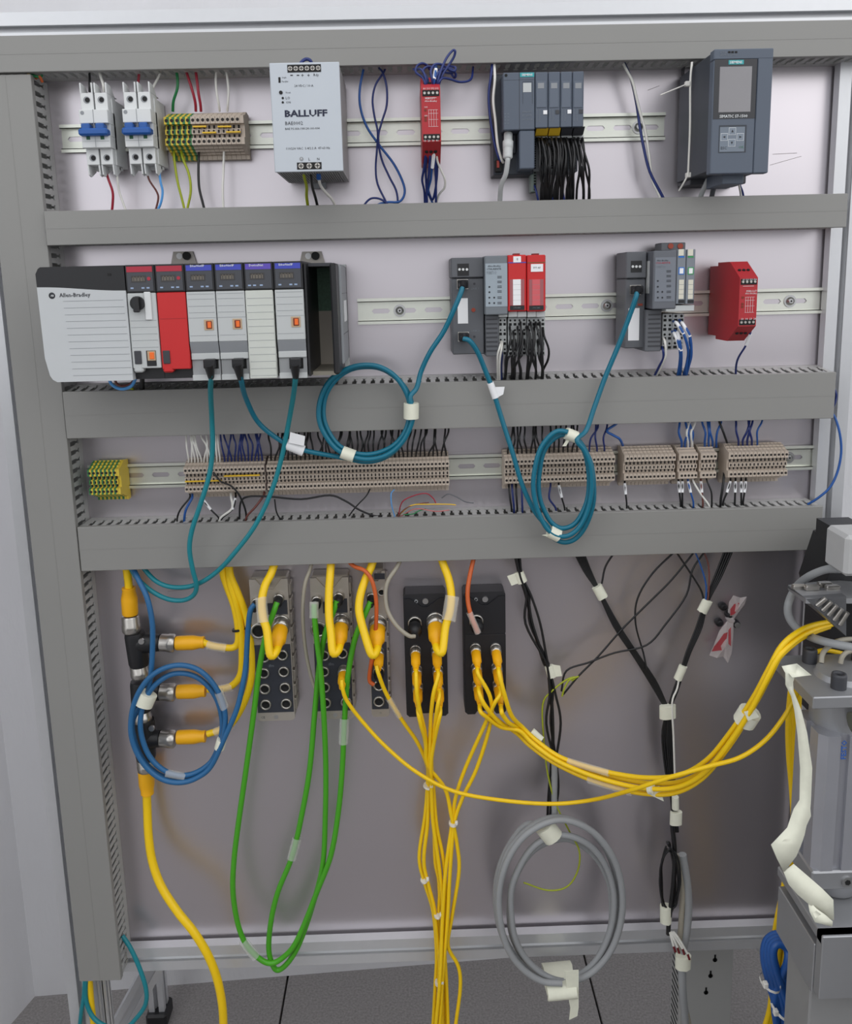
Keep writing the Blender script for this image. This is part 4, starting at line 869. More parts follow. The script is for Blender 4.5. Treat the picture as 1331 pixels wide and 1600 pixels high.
def io_black(label, xl0, xr0, yt, xlb, xrb, yb, xo, step=False):
    D = .036; X0 = (U(xl0, yt, D).x + U(xlb, yb, D).x) / 2; X1 = (U(xr0, yt, D).x + U(xrb, yb, D).x) / 2; Z1 = U((xl0 + xr0) / 2, yt, D).z; Z0 = U((xlb + xrb) / 2, yb, D).z
    t = empty('field_io_block', ((X0 + X1) / 2, 0, Z0), label, 'I/O block', 'black field I/O blocks'); c = (X0 + X1) / 2; w = X1 - X0; zm = Z0 + (Z1 - Z0) * .66
    bb = B().prism([(X0, Z0 + .004), (X0 + .004, Z0), (c - w * .26, Z0), (c - w * .2, Z0 + .005), (c + w * .2, Z0 + .005), (c + w * .26, Z0), (X1 - .004, Z0), (X1, Z0 + .004), (X1, zm - .002), (X1 - .001, zm), (X1, zm + .002), (X1, Z1 - .004), (X1 - .003, Z1), (X0 + .003, Z1), (X0, Z1 - .004)], .001, D - .003, 'y'); part('housing', bb, m_iob, t)
    bb = B().prism([(X0 + .0012, Z0 + .008), (X1 - .0012, Z0 + .008), (X1 - .0012, Z1 - .006), (c + w * .34, Z1 - .006), (c + w * .07, Z1 - .0185), (c - w * .07, Z1 - .0185), (c - w * .34, Z1 - .006), (X0 + .0012, Z1 - .006)], D - .003, D, 'y'); part('front_plate', bb, M('black_io_face', (30, 30, 34), .42), t)
    bb = B(); bb.ycyl(c + .001, Z1 - .0105, D - .003, D - .0005, .0042, 14); part('mounting_screw', bb, m_steel, t); bb = B(); bb.ycyl(c - w * .2, Z1 - .0105, D - .003, D - .001, .0026, 14); bb.ycyl(c - w * .2, Z1 - .0105, D - .001, D - .0008, .0014, 10, 1); part('earth_lug', bb, [m_grey, m_dark], t)
    if step: part('cover_step', B().box(X0 + .002, X1 - .002, zm - .001, zm + .001, D, D + .0008), m_iob, t)
    return t
io4 = io_black('black field I/O block with six plugs and a thick yellow cable', 630.5, 697, 929, 634.5, 700.5, 1121, 0)
io5 = io_black('black field I/O block with an orange cable, rightmost of the blocks', 721.5, 789.5, 926, 729, 791.5, 1117, 0, True)
D = .036
ENDS4, ENDS5 = [], []
port(io4, 648, 973, D, .0100); e4g = conn(io4, (648, 975), D, .030, .0098, m_black, .2, nut=False); port(io4, 680, 969, D, .0125, m_nick, 'power_port')
for y in (1015, 1045, 1071):
    for x in (649, 682): port(io4, x + (y - 1015) * .06, y, D, .0078); ENDS4.append(conn(io4, (x + (y - 1015) * .06, y), D, .044, .0068))
port(io5, 744, 970, D, .0100); e5o = conn(io5, (744, 971), D, .026, .0092, m_black, .2, nut=False)
for y in (1012, 1041, 1068):
    for x in (742.5, 774): port(io5, x + (y - 1012) * .06, y, D, .0078); ENDS5.append(conn(io5, (x + (y - 1012) * .06, y), D, .044, .0068))

# ------------------------------------------------------------------ row of three tee connectors on the left
def along(bb, x0, y0, x1, y1, d, prof, m=0, n=18):
    bb.lathe(U(x0, y0, d), U(x1, y1, d), prof, n, m); return bb
DT = .028
def knurl(bb, x0, y0, x1, y1, r, m=0): along(bb, x0, y0, x1, y1, DT, [(0, r * .9), (.08, r), (.5, r), (.55, r * 1.06), (.9, r * 1.06), (1, r * .92)], m, 14)
tees = [((203, 992), (222, 1040), (262, 1004), 'upper'), ((212, 1068), (226, 1110), (262, 1081), 'middle'), ((219, 1128), (232, 1186), (262, 1154), 'lower')]
for (tx, ty), (bx_, by), (rx, ry), nm in tees:
    cx_, cy_ = (tx + bx_) / 2, (ty + by) / 2 - 8
    t = empty('tee_connector', U(bx_ - 6, by, 0), {'upper': 'black tee connector just below the top yellow plug', 'middle': 'black tee connector in the middle of the stacked three, behind white tape', 'lower': 'black tee connector at the bottom of the stack above the dirty yellow cable'}[nm], 'connector', 'black tee connectors')
    x0 = tx + 7; x1 = bx_ - 4
    bb = B(); along(bb, x0, ty - 4, x1, by, DT, [(0, .0135), (.1, .0145), (.9, .0145), (1, .0130)]); c = U((x0 + x1) / 2, (ty + by) / 2, DT); r = U(rx - 14, ry, DT); bb.lathe(U((x0 + x1) / 2, ry + 1, DT), U(rx - 12, ry, DT), [(0, .0145), (.55, .0140), (.75, .0125), (1, .0122)], 16); part('body', bb, m_black, t)
    bb = B(); knurl(bb, rx - 12, ry, rx + 12, ry + 1, .0125); part('knurled_nut', bb, m_nick, t)
    bb = B(); knurl(bb, x1 - 2, by - 2, x1 + 2, by + 18, .0125); part('knurled_nut', bb, m_nick, t)
    a = U(x0 + 11, ty + 10, DT + .014); part('screw', B().ycyl(a.x, a.z, DT + .012, DT + .0155, .0042, 14), m_steel, t)
    a = U(x0 - 6, (ty + by) / 2, DT + .012); part('lettering', B().box(a.x, a.x + .0016, a.z - .008, a.z + .008, DT + .0075, DT + .0098), m_inkw, t)
def big_plug(par, x0, y0, x1, y1, r, nut=None):
    bb = B(); along(bb, x0, y0, x1, y1, DT, [(0, r * .94), (.06, r), (.6, r * 1.02), (.9, r * .8), (.93, r * .86), (1, r * .84)], 0, 18); part('plug', bb, m_ycon, par)
    if nut: bb = B(); knurl(bb, *nut, r * 1.1); part('knurled_nut', bb, m_nick, par)
# ------------------------------------------------------------------ cables
def rad(cx, cy, rx, ry, a0, a1, d0=.06, d1=.06, step=20, dr=0.0, wob=1.0):
    """points of a coil in the photo: angle in degrees, decreasing = anticlockwise on screen"""
    n = max(2, int(abs(a1 - a0) / step)); out = []; nt_ = int(abs(a1 - a0) / 360) + 3; kt = [(random.uniform(-1, 1), random.uniform(-1, 1), random.uniform(-1, 1)) for _ in range(nt_)]
    kt = [((-1) ** i * .8 + q[0] * .3, q[1], q[2]) for i, q in enumerate(kt)]
    for i in range(n + 1):
        s = i / n; a = math.radians(a0 + (a1 - a0) * s); u = s * abs(a1 - a0) / 360.0; i0 = int(u); w = u - i0; w = w * w * (3 - 2 * w); q = [kt[i0][j] * (1 - w) + kt[i0 + 1][j] * w for j in range(3)]; k = 1 + dr * q[0]
        out.append((cx + rx * (k * math.cos(a) + dr * .5 * q[1]) + random.uniform(-wob, wob), cy + ry * (k * math.sin(a) + dr * .4 * q[2]) + random.uniform(-wob, wob), d0 + (d1 - d0) * s))
    return out
def rj45(par, x, y, d, e, mat=m_black, w=.0065):
    """moulded plug from port pixel (x, y) outwards to point e"""
    a = U(x, y, d); b0 = B().box(a.x - w, a.x + w, a.z - .0055, a.z + .0055, d + .0005, d + .016, 0, .001); part('plug', b0, mat, par)
    b1 = B().lathe(Vector((a.x, -d - .014, a.z)), P(e), [(0, .0062), (.3, .0058), (1, .0038)], 12); part('boot', b1, mat, par)
def tape_part(par, c, ang, ln, wd, th, mat=m_tape, name='tape', jag=.4, rr=None):
    p, t = on_path(par, c[0], c[1], rr if rr is not None else (wd * .55 if mat is m_tape else 0))
    return part(name, B().band3(p, t, ln, wd, th, 0, 14, jag, mat is not m_clear), mat, par)
RT = .0033
# teal network cables from the rack
p = U(330.5, 577, .152)
c1 = cable('network_cable', 'teal braided network cable hanging from the module right of the red front', 'network cable', [(330.5, 577, .150), (329.5, 592, .142), (329, 615, .115), (331, 655, .082), (332, 700, .075), (327, 742, .075), (313, 788, .076), (300, 828, .074), (296, 858, .072), (301, 890, .068), (307, 915, .062), (302, 930, .055), (286, 938, .05), (262, 936, .046), (236, 923, .042), (214, 903, .036), (200, 880, .030)], RT, m_teal, 'teal network cables', 10)
rj45(c1, 330.5, 567, DA - .006, (330, 590, .143))
c3 = cable('network_cable', 'teal braided network cable hanging from the module beside the open slot', 'network cable', [(462.5, 576, .150), (461.5, 592, .142), (458, 620, .112), (451, 660, .085), (440, 715, .076), (424, 768, .074), (398, 822, .074), (363, 868, .07), (338, 894, .06), (312, 911, .055), (288, 917.5, .05), (262, 916, .045), (240, 905, .04), (218, 880, .030)], RT, m_teal, 'teal network cables', 10)
rj45(c3, 463, 566, DA - .006, (462, 590, .143))
c2 = cable('network_cable', 'long teal network cable coiled into a round loop below the rack', 'network cable', [(374.5, 578, .150), (377, 595, .142), (384, 622, .11), (402, 658, .085), (430, 683, .076), (460, 699, .074), (490, 707, .073)] + rad(572, 644, 72, 73, 112, -365 * 2 - 6, .070, .084, 20, .075, .8) + [(651, 606, .078), (658, 580, .075), (672, 550, .078), (693, 518, .08), (709, 484, .085), (719, 460, .085), (722.5, 449, .082)], RT, m_teal2, 'teal network cables', 10)
rj45(c2, 374.5, 566, DA - .006, (376, 592, .144)); rj45(c2, 722.5, 444, DK, (722.5, 449, .084))
tape_part(c2, (641, 642, .076), 85, 20, 20, 27); tape_part(c2, (543, 711, .076), 158, 17, 17, 24)
t = tape_part(c2, (459, 699, .076), 155, 26, 15, 11, m_label, 'cable_label'); a = U(470, 686, .08); part('label_flag', B().prism([(a.x - .013, a.z + .010), (a.x + .006, a.z + .004), (a.x + .004, a.z - .009), (a.x - .016, a.z - .004)], .0815, .0821, 'y'), m_label, c2)
txt(c2, 'BANN', 449, 705, .0822, 15, m_ink, rot=-.45)
c4 = cable('network_cable', 'teal network cable linking the two grey bus couplers, coiled into an oval', 'network cable', [(724, 529, .082), (734, 533, .085), (746, 550, .08), (757, 576, .074), (770, 610, .071), (784, 655, .07), (800, 705, .074), (816, 758, .076), (836, 800, .078), (856, 824, .08)] + rad(881, 756, 42, 78, 118, -360 * 2 - 62, .072, .092, 20, .15, .8) + [(916, 672, .08), (929, 635, .074), (946, 588, .072), (966, 540, .075), (984, 492, .08), (993, 466, .084), (995, 457, .082)], RT, m_teal2, 'teal network cables', 10)
rj45(c4, 724, 526, DK, (726, 530, .083)); rj45(c4, 992.5, 453, DK, (994, 457, .084))
tape_part(c4, (892, 680, .082), 20, 15, 16, 24); tape_part(c4, (868, 832, .084), -15, 15, 18, 22); tape_part(c4, (773, 606, .071), -62, 22, 9, 9, m_label, 'cable_label')
a = U(779, 607, .072); part('label_flag', B().prism([(a.x - .012, a.z + .002), (a.x + .008, a.z + .002), (a.x + .006, a.z - .008), (a.x - .002, a.z - .012)], .071, .0716, 'y'), m_label, c4)
a = U(851, 837, .084); part('tape_end', B().prism([(a.x - .004, a.z + .001), (a.x + .008, a.z + .003), (a.x + .010, a.z - .003)], .084, .0845, 'y'), m_tape, c4); a = U(882, 690, .084); part('tape_end', B().prism([(a.x - .003, a.z - .006), (a.x + .004, a.z + .005), (a.x + .008, a.z + .004), (a.x + .002, a.z - .006)], .084, .0845, 'y'), m_tape, c4)
# steel blue cable with the small coil
cb = cable('network_cable', 'steel blue network cable coiled in front of the black tee connectors', 'network cable', [(204, 880, .030), (216, 905, .045), (230, 935, .055), (238, 975, .058), (238, 1020, .058), (235, 1060, .058), (228, 1090, .058)] + rad(284, 1130, 68, 84, 205, -360 * 2 + 48, .056, .070, 20, .12, .8)[1:] + [(352, 1150, .07), (370, 1108, .068), (379, 1070, .066), (384, 1040, .062), (387, 990, .06), (391, 955, .062), (398, 944, .060)], .0038, m_bluec, None, 10)
e = conn(cb, (402, 939), .034, .026, .0066, m_black, .15)
tape_part(cb, (229, 1093, .06), 100, 19, 27, 22); tape_part(cb, (344, 1160, .066), 55, 15, 14, 18); tape_part(cb, (352, 1093, .064), 115, 26, 12, 18, m_clear, 'clear_sleeve'); tape_part(cb, (277, 1193, .064), -15, 28, 11, 12, m_clear, 'clear_sleeve')
# tee plugs with yellow cables
RY = .0056
y1 = cable('power_cable', 'thick yellow cable dropping from the duct into the top tee connector', 'power cable', [(196, 872, .028), (198, 890, .028), (200, 905, .028), (202, 924, .028)], RY, m_ycab, 'thick yellow power cables', 12); big_plug(y1, 203.5, 960, 201, 918, .0112, (203.5, 962, 206, 988))
y2 = cable('power_cable', 'dirty thick yellow cable trailing from the lowest tee connector to the floor', 'power cable', floored([(229, 1232, .028), (230, 1262, .030), (232, 1305, .036), (238, 1346, .042), (252, 1385, .05), (277, 1424, .06), (304, 1458, .068), (328, 1499, .072), (343, 1545, .072), (349, 1600, .07), (346, 1690, .06)]), .0062, m_ycab, 'thick yellow power cables', 12); big_plug(y2, 227.5, 1203, 230.5, 1240, .0112)
for (x0, yy0), pts, lab in (((275, 1005), [(316, 1003, .03), (332, 1009, .03), (352, 1012, .03), (366, 1011, .028), (372, 1001, .028), (371, 975, .028), (365, 945, .028), (354, 915, .028), (348, 895, .028), (349, 870, .028)], 'yellow cable bending up from the upper tee connector to the duct'),
                            ((277, 1081), [(324, 1077, .03), (345, 1077, .03), (364, 1070, .03), (376, 1052, .03), (378, 1020, .03), (376, 975, .03), (368, 940, .030), (359, 910, .03), (356, 870, .028)], 'yellow cable bending up from the middle tee connector to the duct'),
                            ((277, 1152), [(324, 1147, .03), (346, 1140, .03), (364, 1128, .03), (384, 1092, .032), (394, 1050, .032), (393, 1005, .032), (384, 960, .030), (371, 925, .03), (360, 898, .03), (358, 870, .028)], 'yellow cable curving up from the lower tee connector to the duct')):
    c = cable('power_cable', lab, 'power cable', pts, .0050, m_ycab, 'yellow drop cables', 10); big_plug(c, x0, yy0, x0 + 44, yy0 - 1.5, .0102); q = pts[1]; tape_part(c, (q[0] + 5, q[1] + 1, .03), -15 if yy0 < 1100 else 20, 28, 13, 13, m_clear, 'clear_sleeve')
thing('cable_tie', B().band((373, 983, .028), -80, 3, 20, 14), m_black, 'black cable tie round the yellow cables beside the leftmost block', 'cable tie')
# thick yellow feeds of the blocks
def feed(base, D0, pts, label, L=.052, r=.0112):
    a = U(base[0], base[1], D0); e = a + Vector((0, -1, -.35)).normalized() * L
    c = cable('power_cable', label, 'power cable', [e - (e - a) * .2, e + (e - a) * .10, e + (e - a) * .26 + Vector((.007 if pts[0][0] > base[0] else -.007, 0, .001))] + pts, RY, m_ycab, 'thick yellow power cables', 12); conn(c, base, D0, L, r, m_ycon, .35); return c
f1 = feed((439.5, 973), .034, [(417, 985, .085), (411, 965, .078), (409, 940, .07), (414, 915, .058), (424, 895, .045), (433, 868, .035)], 'thick yellow cable looping into the leftmost nickel block'); tape_part(f1, (413, 952, .073), 92, 34, 16, 15, m_clear, 'clear_sleeve')
f2 = feed((533, 970), .034, [(517, 988, .082), (514, 962, .072), (514, 925, .058), (516, 895, .045), (518, 868, .035)], 'thick yellow cable looping into the second nickel block')
f3 = feed((590, 972), .034, [(568, 985, .082), (561, 955, .072), (563, 930, .062), (571, 905, .05), (580, 885, .042), (586, 866, .035)], 'thick yellow cable looping into the narrow nickel block')
f4 = feed((680, 969), .036, [(696, 980, .080), (703, 955, .072), (705, 930, .062), (701, 905, .05), (692, 880, .04), (686, 862, .033)], 'thick yellow cable looping into the black block with six plugs'); tape_part(f4, (703, 950, .072), 82, 34, 20, 16, m_clear, 'clear_sleeve')
# orange and grey signal cables
c = cable('signal_cable', 'orange cable arching over to the narrow nickel block', 'signal cable', [(535, 866, .035), (552, 884, .045), (570, 892, .055), (582, 910, .06), (588, 945, .062), (586, 995, .062), (580, 1035, .06), (577, 1062, .058), (584, 1070, .058)], .0030, m_ocab, 'orange signal cables')
conn(c, (592, 1045), .035, .024, .0072, m_black, .3)
c = cable('signal_cable', 'orange cable with clear sleeve entering the rightmost black block', 'signal cable', [(742, 864, .035), (736, 890, .045), (731, 918, .055), (731, 940, .06), (736, 962, .066), (744, 982, .068), e5o], .0032, m_ocab, 'orange signal cables'); tape_part(c, (740, 973, .068), -68, 32, 9, 9, m_clear, 'clear_sleeve')
c = cable('signal_cable', 'thin grey cable hanging beside the second nickel block', 'signal cable', [(490, 866, .032), (484, 890, .04), (476, 915, .045), (473, 955, .045), (476, 1005, .042), (484, 1050, .040), (495, 1085, .040)], .0026, m_olive, 'thin grey signal cables')
c = cable('signal_cable', 'thin grey cable arching into the black block with six plugs', 'signal cable', [(632, 862, .035), (620, 886, .045), (606, 908, .052), (602, 930, .056), (606, 955, .060), (620, 978, .066), (638, 993, .068), e4g], .0030, m_olive, 'thin grey signal cables')
# green cables
g1 = cable('network_cable', 'green network cable in the widest loop between the leftmost and narrow blocks', 'network cable', [(433, 941, .058), (428, 955, .062), (416, 990, .062), (405, 1045, .06), (397, 1110, .06), (384, 1205, .058), (372, 1290, .058), (365.5, 1345, .058), (364, 1395, .058), (372, 1445, .058), (386, 1478, .058), (407, 1499, .058), (424, 1505, .058), (441, 1497, .058), (459, 1478, .06), (475, 1445, .06), (495, 1394, .06), (517, 1336, .06), (529, 1265, .06), (535, 1195, .06), (538, 1130, .062), (543, 1060, .064), (554, 1000, .064), (570, 960, .062), (579, 940, .058)], .0040, m_gcab, 'green network cables', 10)
conn(g1, (436, 932), .034, .028, .0068, m_black, .2); conn(g1, (580.5, 930), .034, .028, .0062, m_black, .2); tape_part(g1, (537, 1138, .062), 88, 40, 14, 13, m_clear, 'clear_sleeve'); tape_part(g1, (390, 1481, .058), -58, 34, 14, 13, m_clear, 'clear_sleeve')
g2 = cable('network_cable', 'green network cable in the inner loop below the second nickel block', 'network cable', [(526, 939, .058), (521, 955, .060), (508, 990, .060), (499, 1040, .056), (492, 1110, .056), (484, 1200, .056), (473, 1265, .056), (457, 1336, .056), (434, 1394, .056), (423, 1442, .056), (420, 1484, .052), (427, 1510, .052), (437, 1515, .052), (453, 1500, .054), (469, 1471, .054), (488, 1416, .054), (504, 1352, .054), (508, 1281, .054), (509, 1200, .058), (506, 1120, .066), (501, 1050, .068), (495, 1000, .066), (491, 960, .064), (491, 944, .060)], .0040, m_gcab, 'green network cables', 10)
conn(g2, (529.5, 930), .034, .028, .0068, m_black, .2); conn(g2, (495.5, 936), .034, .026, .0068, m_black, .2); tape_part(g2, (458, 1330, .056), 66, 36, 14, 13, m_clear, 'clear_sleeve'); tape_part(g2, (491, 953, .062), 90, 22, 13, 12, m_clear, 'clear_sleeve')
# thin yellow sensor cables
RS = .0029
def sensor(label, pts, group, r=RS): return cable('sensor_cable', label, 'sensor cable', pts, r, m_ycab, group, 8)
L1 = 'yellow sensor cable in the bundle hanging from the block with six plugs'; G1 = 'yellow sensor cables hanging in a bundle'
tails = [[(668, 1190, .06), (668, 1225, .05), (664, 1275, .05), (655, 1339, .05), (664, 1381, .05), (677, 1426, .05), (682, 1491, .05), (680, 1539, .05), (676, 1610, .05), (668, 1700, .05)],
         [(671, 1190, .066), (670, 1228, .055), (668, 1285, .055), (662, 1345, .055), (670, 1385, .055), (680, 1430, .055), (687, 1523, .055), (684, 1610, .055), (680, 1700, .055)],
         [(671, 1190, .06), (675, 1228, .056), (678, 1280, .052), (680, 1345, .052), (687, 1385, .052), (685, 1440, .052), (689, 1510, .052), (692, 1610, .052), (694, 1700, .05)],
         [(674, 1190, .062), (677, 1228, .056), (682, 1290, .056), (693, 1345, .056), (696, 1400, .056), (694, 1470, .056), (697, 1530, .056), (700, 1610, .056), (700, 1700, .05)],
         [(668, 1195, .064), (695, 1232, .058), (705, 1274, .06), (714, 1320, .06), (717, 1362, .06), (706, 1433, .06), (700, 1478, .06), (716, 1510, .058), (719, 1545, .058), (711, 1610, .058), (704, 1700, .05)],
         [(673, 1195, .068), (674, 1230, .062), (676, 1280, .06), (684, 1340, .06), (691, 1400, .06), (690, 1460, .06), (686, 1530, .06), (690, 1610, .06), (690, 1700, .05)]]
mids = [[(652, 1090, .092), (660, 1130, .08)], [(677, 1085, .092), (673, 1125, .08)], [(656, 1112, .088), (663, 1140, .076)], [(683, 1108, .09), (679, 1138, .078)], [(658, 1135, .086), (665, 1160, .074)], [(684, 1132, .086), (678, 1160, .076)]]
PLUG = ['upper left', 'upper right', 'middle left', 'middle right', 'lower left', 'lower right']
for k in range(6): e = ENDS4[k]; sensor('yellow cable from the ' + PLUG[k] + ' plug of the first black block to the bundle', [e - Vector((0, -.004, 0)), e + Vector((0, -.008, -.006))] + mids[k] + floored(tails[k], .012 * (k - 3)), G1)
L2 = 'yellow sensor cable crossing from the rightmost black block down to the hanging bundle'
for k, pts in ((0, [(766, 1090, .088), (766, 1130, .072), (745, 1200, .06), (722, 1248, .058), (709, 1290, .06), (703, 1362, .064), (699, 1440, .066), (692, 1520, .066), (686, 1610, .064), (676, 1700, .06)]), (3, [(772, 1100, .09), (756, 1135, .074), (727, 1200, .06), (712, 1245, .058), (706, 1288, .058), (696, 1362, .064), (691, 1440, .066), (688, 1520, .07), (680, 1610, .066), (670, 1700, .06)])):
    e = ENDS5[k]; sensor('yellow cable from the ' + PLUG[k] + ' plug of the rightmost black block to the bundle', [e - Vector((0, -.004, 0)), e + Vector((0, -.008, -.006))] + floored(pts, -.05), 'yellow cables from the rightmost block to the hanging bundle')
def offs(pts, dx, dy, dd): return [(x + dx, y + dy, d + dd) for x, y, d in pts]
RB = [(812, 1141, .062), (832, 1160, .066), (868, 1186, .085), (915, 1207, .11), (965, 1222, .135), (1010, 1230, .16), (1058, 1228, .185), (1100, 1206, .21), (1137, 1163, .235), (1172, 1110, .255), (1196, 1064, .265), (1217, 1024, .265), (1243, 999, .255), (1268, 985, .24), (1300, 975, .2)]
SW = {}
L3 = 'yellow sensor cable in the taped bundle sweeping right from the rightmost block to the machine'; G3 = 'yellow sensor cables sweeping to the machine'
for k, (dx, dy, dd) in ((1, (4, -8, .004)), (2, (-5, 7, 0)), (4, (-1, 1, .008)), (5, (6, -3, -.004))):
    e = ENDS5[k]; pre = {1: [(788, 1085, .09), (799, 1118, .08)], 2: [(758, 1103, .09), (778, 1126, .08)], 4: [(760, 1120, .085), (783, 1136, .075)], 5: [(786, 1118, .085), (797, 1131, .078)]}[k]
    base = [RB[0], RB[1]] + [(x, y + (8 if k == 2 else -14 if k == 1 else -6 if k == 5 else 2) * math.sin(i / 12 * math.pi), d) for i, (x, y, d) in enumerate(RB[2:])]
    SW[k] = sensor('yellow cable from the ' + PLUG[k] + ' plug of the rightmost black block to the machine', [e - Vector((0, -.004, 0)), e + Vector((0, -.008, -.006))] + pre + offs(base, dx, dy * .6, dd), G3, .0032)
s2 = sensor('single yellow sensor cable swinging from the second nickel block under the bundle to the machine', [(534, 1062, .075), (535, 1075, .078), (542, 1095, .075), (565, 1126, .07), (602, 1166, .07), (650, 1206, .075), (708, 1236, .078), (780, 1250, .08), (860, 1256, .09), (925, 1250, .11), (985, 1235, .18), (1045, 1215, .215), (1105, 1198, .235), (1155, 1184, .25), (1195, 1157, .25), (1225, 1120, .25), (1248, 1080, .24), (1275, 1050, .22)], None)
conn(s2, (537, 1046), .035, .040, .0072, m_ycon, .25)
s3 = sensor('single yellow sensor cable running from the narrow nickel block into the hanging bundle', floored([(588, 1040, .075), (592, 1055, .078), (604, 1085, .07), (628, 1125, .06), (652, 1160, .056), (667, 1195, .052), (672, 1228, .05), (680, 1300, .05), (686, 1385, .048), (690, 1470, .048), (694, 1560, .048), (696, 1620, .048), (696, 1700, .05)]), None)
conn(s3, (592, 1018), .035, .040, .0072, m_ycon, .25); tape_part(s3, (616, 1106, .065), -55, 36, 9, 9, m_clear, 'clear_sleeve')
def tape(c, ang, ln, wd, th, label, mat=m_tape, flag=None, on=None, rr=0):
    if on is not None:
        p, t_ = on_path(on, c[0], c[1], rr); b0 = B().band3(p, t_, ln, wd, th * .8, 0, 14, .5, mat is not m_clear)
    else: b0 = B().band(c, ang, ln, wd, th * .8, 0, 14, .5, mat is not m_clear)
    o = thing('tape_wrap', b0, mat, label, 'tape', 'masking tape wraps' if mat is m_tape else 'clear label sleeves', org=P(c))
    if flag:
        q = [P((x, y, c[2] + .002)) for x, y in flag]; part('tape_flag', B().prism([(v.x, v.z) for v in q], c[2] + .002, c[2] + .0026, 'y'), mat, o)
    return o
tape((832, 1160, .068), -35, 18, 24, 16, 'masking tape round yellow cables just right of the rightmost black block', on=SW[5])
tape((1180, 1124, .262), 58, 17, 27, 34, 'masking tape round yellow cables below the machine flange', flag=[(1162, 1112), (1178, 1108), (1186, 1120), (1168, 1126)], on=SW[5])
tape((1015, 1235, .17), -10, 6, 14, 18, 'pointed tape end under the yellow bundle', flag=[(1010, 1232), (1030, 1228), (1037, 1252), (1016, 1242)], on=SW[4])
tape((921, 1202, .108), -25, 60, 10, 11, 'clear sleeve on the upper yellow cable of the sweeping bundle', m_clear, on=SW[1]); tape((948, 1228, .118), -12, 62, 11, 11, 'clear sleeve on the lower yellow cable of the sweeping bundle', m_clear, on=SW[2])
for x, y, d, w, a, lab in ((669, 1228, .054, 15, 80, 'white cable tie highest on the hanging yellow bundle'), (708, 1286, .059, 13, 90, 'white cable tie on the right strand of the hanging yellow bundle'), (663, 1374, .052, 12, 110, 'white cable tie on the left bulge of the hanging yellow bundle'), (684, 1429, .056, 12, 90, 'white cable tie in the middle of the hanging yellow bundle'), (686, 1535, .058, 13, 85, 'lowest white cable tie of the hanging yellow bundle')):
    b0 = B().band((x, y, d), a, 2.6, w, 18); q = U(x + 5, y, d + .009); b0.box(q.x - .002, q.x + .002, q.z - .0022, q.z + .0022, d + .006, d + .011, 0, .0005); thing('cable_tie', b0, m_wwht, lab, 'cable tie', 'white cable ties on the hanging bundle', org=U(x, y, d))

# ------------------------------------------------------------------ black wire bundles on the lower panel
RW = .0016
def wire(label, pts, mat, group, r=.0013, name='wire', n=6, sub=5): return cable(name, label, 'wire', pts, r, mat, group, n, sub)
LB1 = 'black wire in the left bundle running down to the grey coil'; GB1 = 'black wires down to the grey coil'
b1 = [(806, 862, .03), (813, 900, .03), (824, 930, .03), (834, 975, .032), (850, 1030, .034), (857, 1050, .034), (862, 1085, .036), (866, 1130, .038), (864, 1190, .042), (860, 1240, .045), (857, 1300, .05)]
for k in range(5):
    o = [(-3, 0), (3, 0), (0, 0), (5, 0), (-1, 0)][k]; bul = [0, 9, 2, -5, 12][k]
    wire(LB1, [(x + o[0] * (.5 if i in (1, 5) else 1) + bul * math.sin(i * 1.6) * (0 if i in (0, 1, 5, 10) else 1), y, d + .002 * k) for i, (x, y, d) in enumerate(b1)], m_wblk, GB1, .0018)
tape((813, 902, .034), 110, 16, 15, 12, 'masking tape with flag at the top of the left black bundle', flag=[(812, 893), (792, 900), (799, 915), (816, 909)]); tape((860, 1049, .038), 105, 18, 13, 12, 'masking tape with flag half way down the left black bundle', flag=[(862, 1038), (875, 1040), (878, 1056), (862, 1058)])
LB2 = 'black wire in the middle bundle slanting down to the taped junction'; GB2 = 'black wires slanting to the junction'
for k in range(5):
    o = (k - 2) * 1.7; wire(LB2, [(902 + o * 2.2, 858, .03), (918 + o * 1.5, 893, .03), (936 + o * .6, 925, .032), (963 + o * 1.3, 978, .034), (992 + o * 1.2, 1022, .036), (1018 + o * 1.5, 1062, .038), (1034 + o, 1092, .04), (1042 + o * .7, 1112, .04), (1040 + o * 1.6, 1150, .042), (1046 + o * 1.8, 1205, .046), (1052 + o, 1250, .05), (1054 + o, 1300, .052)], m_wblk, GB2, .0016)
LB3 = 'black wire in the right bundle slanting down past the small plastic bag'; GB3 = 'black wires past the plastic bag'
for k in range(4):
    o = (k - 1.5) * 2.0; wire(LB3, [(1140 + o * 2, 856, .03), (1122 + o * 1.6, 900, .03), (1103 + o * .8, 942, .032), (1092 + o * 1.3, 980, .034), (1076 + o, 1018, .036), (1066 + o * .8, 1048, .038), (1055 + o, 1080, .04), (1046 + o * .6, 1112, .042), (1047 + o * 1.4, 1170, .046), (1052 + o, 1240, .05), (1056 + o, 1300, .054)], m_wblk, GB3, .0016)
for i, pts in enumerate(([(1056, 860, .03), (1020, 895, .032), (996, 935, .032), (993, 975, .034), (1005, 1020, .036), (1010, 1045, .04)], [(1056, 862, .03), (1075, 890, .032), (1094, 920, .034), (1100, 940, .036)], [(1088, 858, .03), (1050, 905, .032), (1010, 945, .034), (970, 985, .036), (935, 1025, .038), (905, 1055, .038), (880, 1085, .038)], [(1104, 858, .03), (1082, 890, .034), (1072, 930, .036), (1040, 975, .038), (1010, 1008, .04), (960, 1020, .04), (920, 1035, .04), (885, 1048, .038), (877, 1080, .038)], [(962, 860, .03), (946, 885, .03), (940, 912, .032)])):
    wire(['lone black wire curving left of the crossing wires', 'short lone black wire crossing to the right bundle', 'long lone black wire crossing from the duct to the green-yellow end', 'black wire with a double bend above the crossing', 'short black wire curving into the middle bundle'][i], pts, m_wblk, None, .0014)
